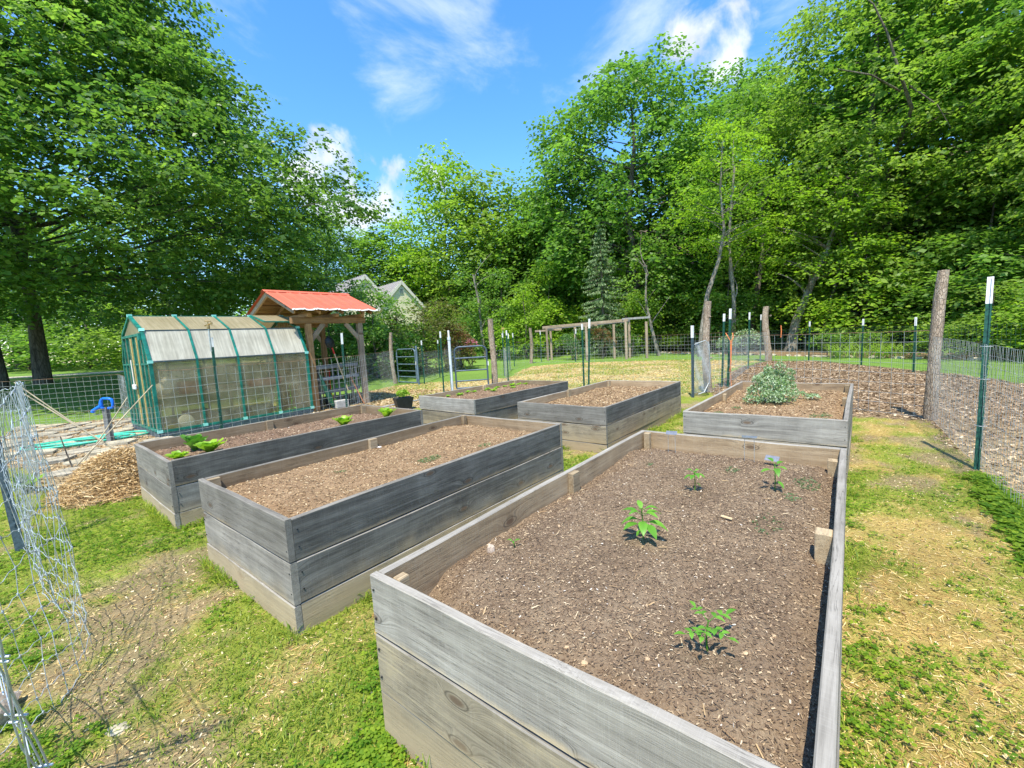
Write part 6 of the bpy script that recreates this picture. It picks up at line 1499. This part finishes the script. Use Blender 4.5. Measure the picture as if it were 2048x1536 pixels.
for i, (lb, x, y, pts, r0, bk) in enumerate([
  ('thin pale forked trunk crossing the leaning tree', 18.0, 24.3, [(0, 0, -.3), (-.25, 0, 1.4), (.25, 0, 3.4), (1.3, 0, 6.2), (1.7, 0, 8.2)], .13, 'bark_pale'),
  ('straight narrow trunk between the rear posts and the leaning tree', 13.2, 25.5, [(0, 0, -.3), (.05, 0, 3), (-.25, 0, 6.5), (.1, 0, 10.5)], .14, 'bark_pale'),
  ('dark trunk on the hillside right of the narrow straight one', 15.2, 27.5, [(0, 0, -.3), (.5, 0, 3), (.9, 0, 6.0), (.8, 0, 9.5)], .19, 'bark'),
  ('white birch like trunk at the back of the lawn left of the gate bark post', -1.9, 33.5, [(0, 0, -.3), (-.2, 0, 2), (-.3, 0, 4.5), (-.6, 0, 6.5)], .13, 'bark_pale'),
  ('thin leaning stem left of the curved bare trunk', 9.2, 26.5, [(0, 0, -.3), (-.5, 0, 1.8), (-.8, 0, 3.5), (-.7, 0, 5.5)], .11, 'bark_pale'),
  ('pale trunk in the shade just right of the gate bark post', 1.75, 36.0, [(0, 0, -.3), (-.1, 0, 2), (.05, 0, 4.5)], .16, 'bark_pale')]):
    t = thing('bare_trunk', lb, 'tree trunk', (x, y, hz(x, y))); b = MB(); P_ = [Vector(p) for p in pts]
    b.tube(pts, [r0*1.2]+[r0*(1-.6*j/(len(pts)-1)) for j in range(1, len(pts))], 8)
    for j in range(6): q = P_[-2].lerp(P_[-1], random.random()) if j % 2 else P_[-3].lerp(P_[-2], random.random()); b.tube(bez(q, q+Vector((random.uniform(-.6, .6), random.uniform(-.5, .5), .8)), q+Vector((random.uniform(-1.6, 1.6), random.uniform(-1, 1), random.uniform(1.2, 2.4))), 4), [r0*.35, r0*.28, r0*.2, r0*.13, .012], 5)
    b.build('trunk', M[bk], t)
    V, F, A, C = crown(400+i, P_[-1].z*.55, P_[-1].z+1.5, lambda t: 1.5, 14, 14, 5, .16, .6, cx=lambda z: (P_[-1].x, 0)); link('crown', np_mesh('crown', V, F, L['maple'], A), t)
# spruce: whorled drooping branches
def spruce(x, y, H, R0):
    t = thing('spruce_tree', 'grey green spruce with drooping branches standing in front of the great maple', 'spruce', (x, y, hz(x, y))); g = np.random.default_rng(5)
    P, D, TN = [], [], []; b = MB(); b.tube([(0, 0, -.2), (0, 0, H*.5), (0, 0, H*.98)], [.16, .09, .015], 8)
    for z in np.arange(.5, H*.97, .26):
        rr = R0*(1-z/H)**.8+.12
        for k in range(9):
            a = g.uniform(0, 6.28); L_ = rr*g.uniform(.65, 1.1); d = np.array([math.cos(a), math.sin(a), 0]); tone = g.uniform(.2, .9)
            n = max(4, int(L_*13)); f = np.linspace(.12, 1, n); Q = np.array([0, 0, z])+d*L_*f[:, None]+np.array([0, 0, 1])*(-.34*L_*f**1.3+.13*L_*f**4)[:, None]
            for rep in range(3):
                P.append(Q+g.normal(0, .03, (n, 3))); D.append(d*.4+g.normal(0, .35, (n, 3))+np.array([0, 0, -.75])); TN.append(np.full(n, tone)+g.normal(0, .1, n))
            if k % 3 == 0: b.tube([Q[0], Q[n//2], Q[-1]], [.02, .014, .006], 4)
    P = np.concatenate(P); D = np.concatenate(D); D /= np.linalg.norm(D, axis=1)[:, None]; n = len(P); B = np.cross(D, g.normal(0, 1, (n, 3))); B /= np.linalg.norm(B, axis=1)[:, None]
    s = g.uniform(.10, .22, n)[:, None]; V, F, A = quads(P+D*s*.5, D*s*.5, B*.032, np.clip(np.concatenate(TN), 0, 1)); link('crown', np_mesh('crown', V, F, L['spruce'], A), t); b.build('trunk', M['bark'], t)
spruce(6.3, 28.9, 8.9, 2.3)
# garden plants beyond the fences
bush('rose_bush', 'bush of bright pink flowers beyond the right blue gate', 'flowering bush', -2.35, 26.5, 0, [(0, 0, 1.35, .42, 1, 260), (-.75, .2, .85, .35, .9, 170)], L['pink'], .13, 8)
bush('green_bush', 'green leaves below the pink flowers', 'bush', -2.6, 26.7, 0, [(0, 0, .7, .5, 1, 300), (.6, 0, .5, .4, 1, 200)], L['maple'], .12, 6)
b = MB(); b.box((0, 0, .75), (.95, .6, 1.4)); o = b.build('wooden_bin', M['cedar_grey']); o.location = (-3.35, 25.2, 0); tag(o, 'square brown wooden bin left of the pink flowers', 'bin'); o.modifiers.new('bevel', 'BEVEL').width = .03
b = MB(); b.box((0, 0, .04), (1.1, .75, .08)); o = b.build('bin_lid', M['cedar'], o); o.location = (0, 0, 1.45)
for lb, x, y, sp, mt_, ls in [
 ('round yellow green bush at the edge of the far lawn left of the mesh gate', 10.9, 28.6, [(0, 0, .55, .62, .9, 650)], L['lime'], .10),
 ('tall wispy shrub under the left end of the timber trellis', 3.9, 27.0, [(0, 0, .8, .55, 1.2, 380), (-.4, 0, 1.3, .4, 1, 200), (.3, 0, .4, .5, .8, 260)], L['weed'], .12),
 ('climber with green leaves behind the trellis beam', 4.3, 28.2, [(0, 0, 1.3, .7, .8, 380), (-.9, 0, 1.0, .6, .7, 260)], L['maple'], .13),
 ('reddish brown climber on the right part of the trellis', 5.7, 26.7, [(0, 0, 1.35, .6, 1.1, 420), (.5, 0, .9, .45, 1.2, 250), (-.5, 0, 1.7, .4, .7, 150)], L['brown'], .10),
 ('green shrub in the right bay of the trellis', 7.6, 26.9, [(0, 0, .8, .55, 1.2, 380)], L['maple'], .13),
 ('grey green shrub behind the long plot fence by the far bark post', 12.6, 22.9, [(0, 0, .7, .8, .9, 700), (-.9, .2, .6, .6, .9, 420)], L['grey_green'], .11),
 ('dark green low hedge plants behind the far plot fence', 14.6, 19.8, [(0, 0, .55, .8, .7, 600), (1.1, -.9, .5, .8, .7, 560)], L['maple'], .12),
 ('small bush on the lawn between the distant posts', -.1, 30.5, [(0, 0, .5, .5, .9, 320)], L['maple'], .11)]:
    bush('garden_bush', lb, 'bush', x, y, hz(x, y), sp, mt_, ls, 8)
# strap-leaved lilies
def lilies(label, x, y, n, rad, h_, mt_):
    t = thing('lily_clump', label, 'lilies', (x, y, hz(x, y))); b = MB(); vals = []; r = random.Random(n)
    for i in range(n):
        a = r.uniform(0, 6.28); q = rad*math.sqrt(r.random()); p = Vector((q*math.cos(a)*1.3, q*math.sin(a), 0)); az_ = r.uniform(0, 6.28); leaf(b, vals, p, (math.cos(az_)*.45, math.sin(az_)*.45, 1), (math.cos(az_)*-1, math.sin(az_)*-1, .4), h_*r.uniform(.6, 1.1), .035, 1.0, .1, 4, 'oval', 0, i)
    o = b.build('strap_leaves', mt_, t); set_v(o, vals)
lilies('clump of strap leaved green lilies at the lawn edge beyond the plot fence', 14.3, 17.9, 150, .75, 1.0, L['olive'])
lilies('second clump of strap leaved lilies just right of the first', 14.9, 16.9, 120, .6, .95, L['olive'])
lilies('pale spiky plant at the edge of the far lawn behind the mesh gate', 11.7, 26.6, 70, .35, .75, L['grey_green'])
# ---------------------------------------------------------------- the mass of the wood behind the single trees
def wood_mass(name, label, pts, n, ls, mt_, seed, zlo=.3, zhi=6.5, th=3.5):
    g = np.random.default_rng(seed); P0 = np.array(pts, float); seg = np.hypot(*(P0[1:]-P0[:-1]).T); cum = np.concatenate([[0], np.cumsum(seg)])
    s = g.uniform(0, cum[-1], n); i = np.clip(np.searchsorted(cum, s)-1, 0, len(seg)-1); f = (s-cum[i])/seg[i]; X = P0[i, 0]+(P0[i+1, 0]-P0[i, 0])*f; Y = P0[i, 1]+(P0[i+1, 1]-P0[i, 1])*f
    topz = zlo+(zhi-zlo)*(.55+.75*fbm(s, s*0, .22, seed, 4)); Z = zlo+(topz-zlo)*g.uniform(0, 1, n)**.9; lump = fbm(s, Z*1.6, .55, seed+3, 3)
    X += g.normal(0, th*.45, n)+(lump-.5)*3; Y += g.normal(0, th*.45, n)-(lump-.5)*4
    D = np.stack([g.normal(0, 1, n), g.normal(-.4, 1, n), g.normal(0, .25, n)], 1); D /= np.linalg.norm(D, axis=1)[:, None]
    out = leaves_on(np.stack([X, Y, hgt(X, Y)+Z], 1), D, ls, 4, g, np.clip(lump*.8+g.normal(.1, .12, n), 0, 1)); V, F, A = merge(out)
    tag(link(name, np_mesh(name, V, F, mt_, A)), label, 'undergrowth', kind='stuff')
wood_mass('woodland_undergrowth', 'dense mass of undergrowth along the edge of the wood behind the far lawn', [(-12, 60), (-3, 52), (5, 46), (13, 40), (19, 33), (24, 26), (27, 19), (31, 11), (34, 2)], 17000, .36, L['dark'], 61, .3, 9)
wood_mass('roadside_greenery', 'mass of greenery across the drive on the far left', [(-75, 30), (-58, 46), (-42, 56), (-28, 60), (-12, 60)], 12000, .42, L['maple'], 62, .3, 10)
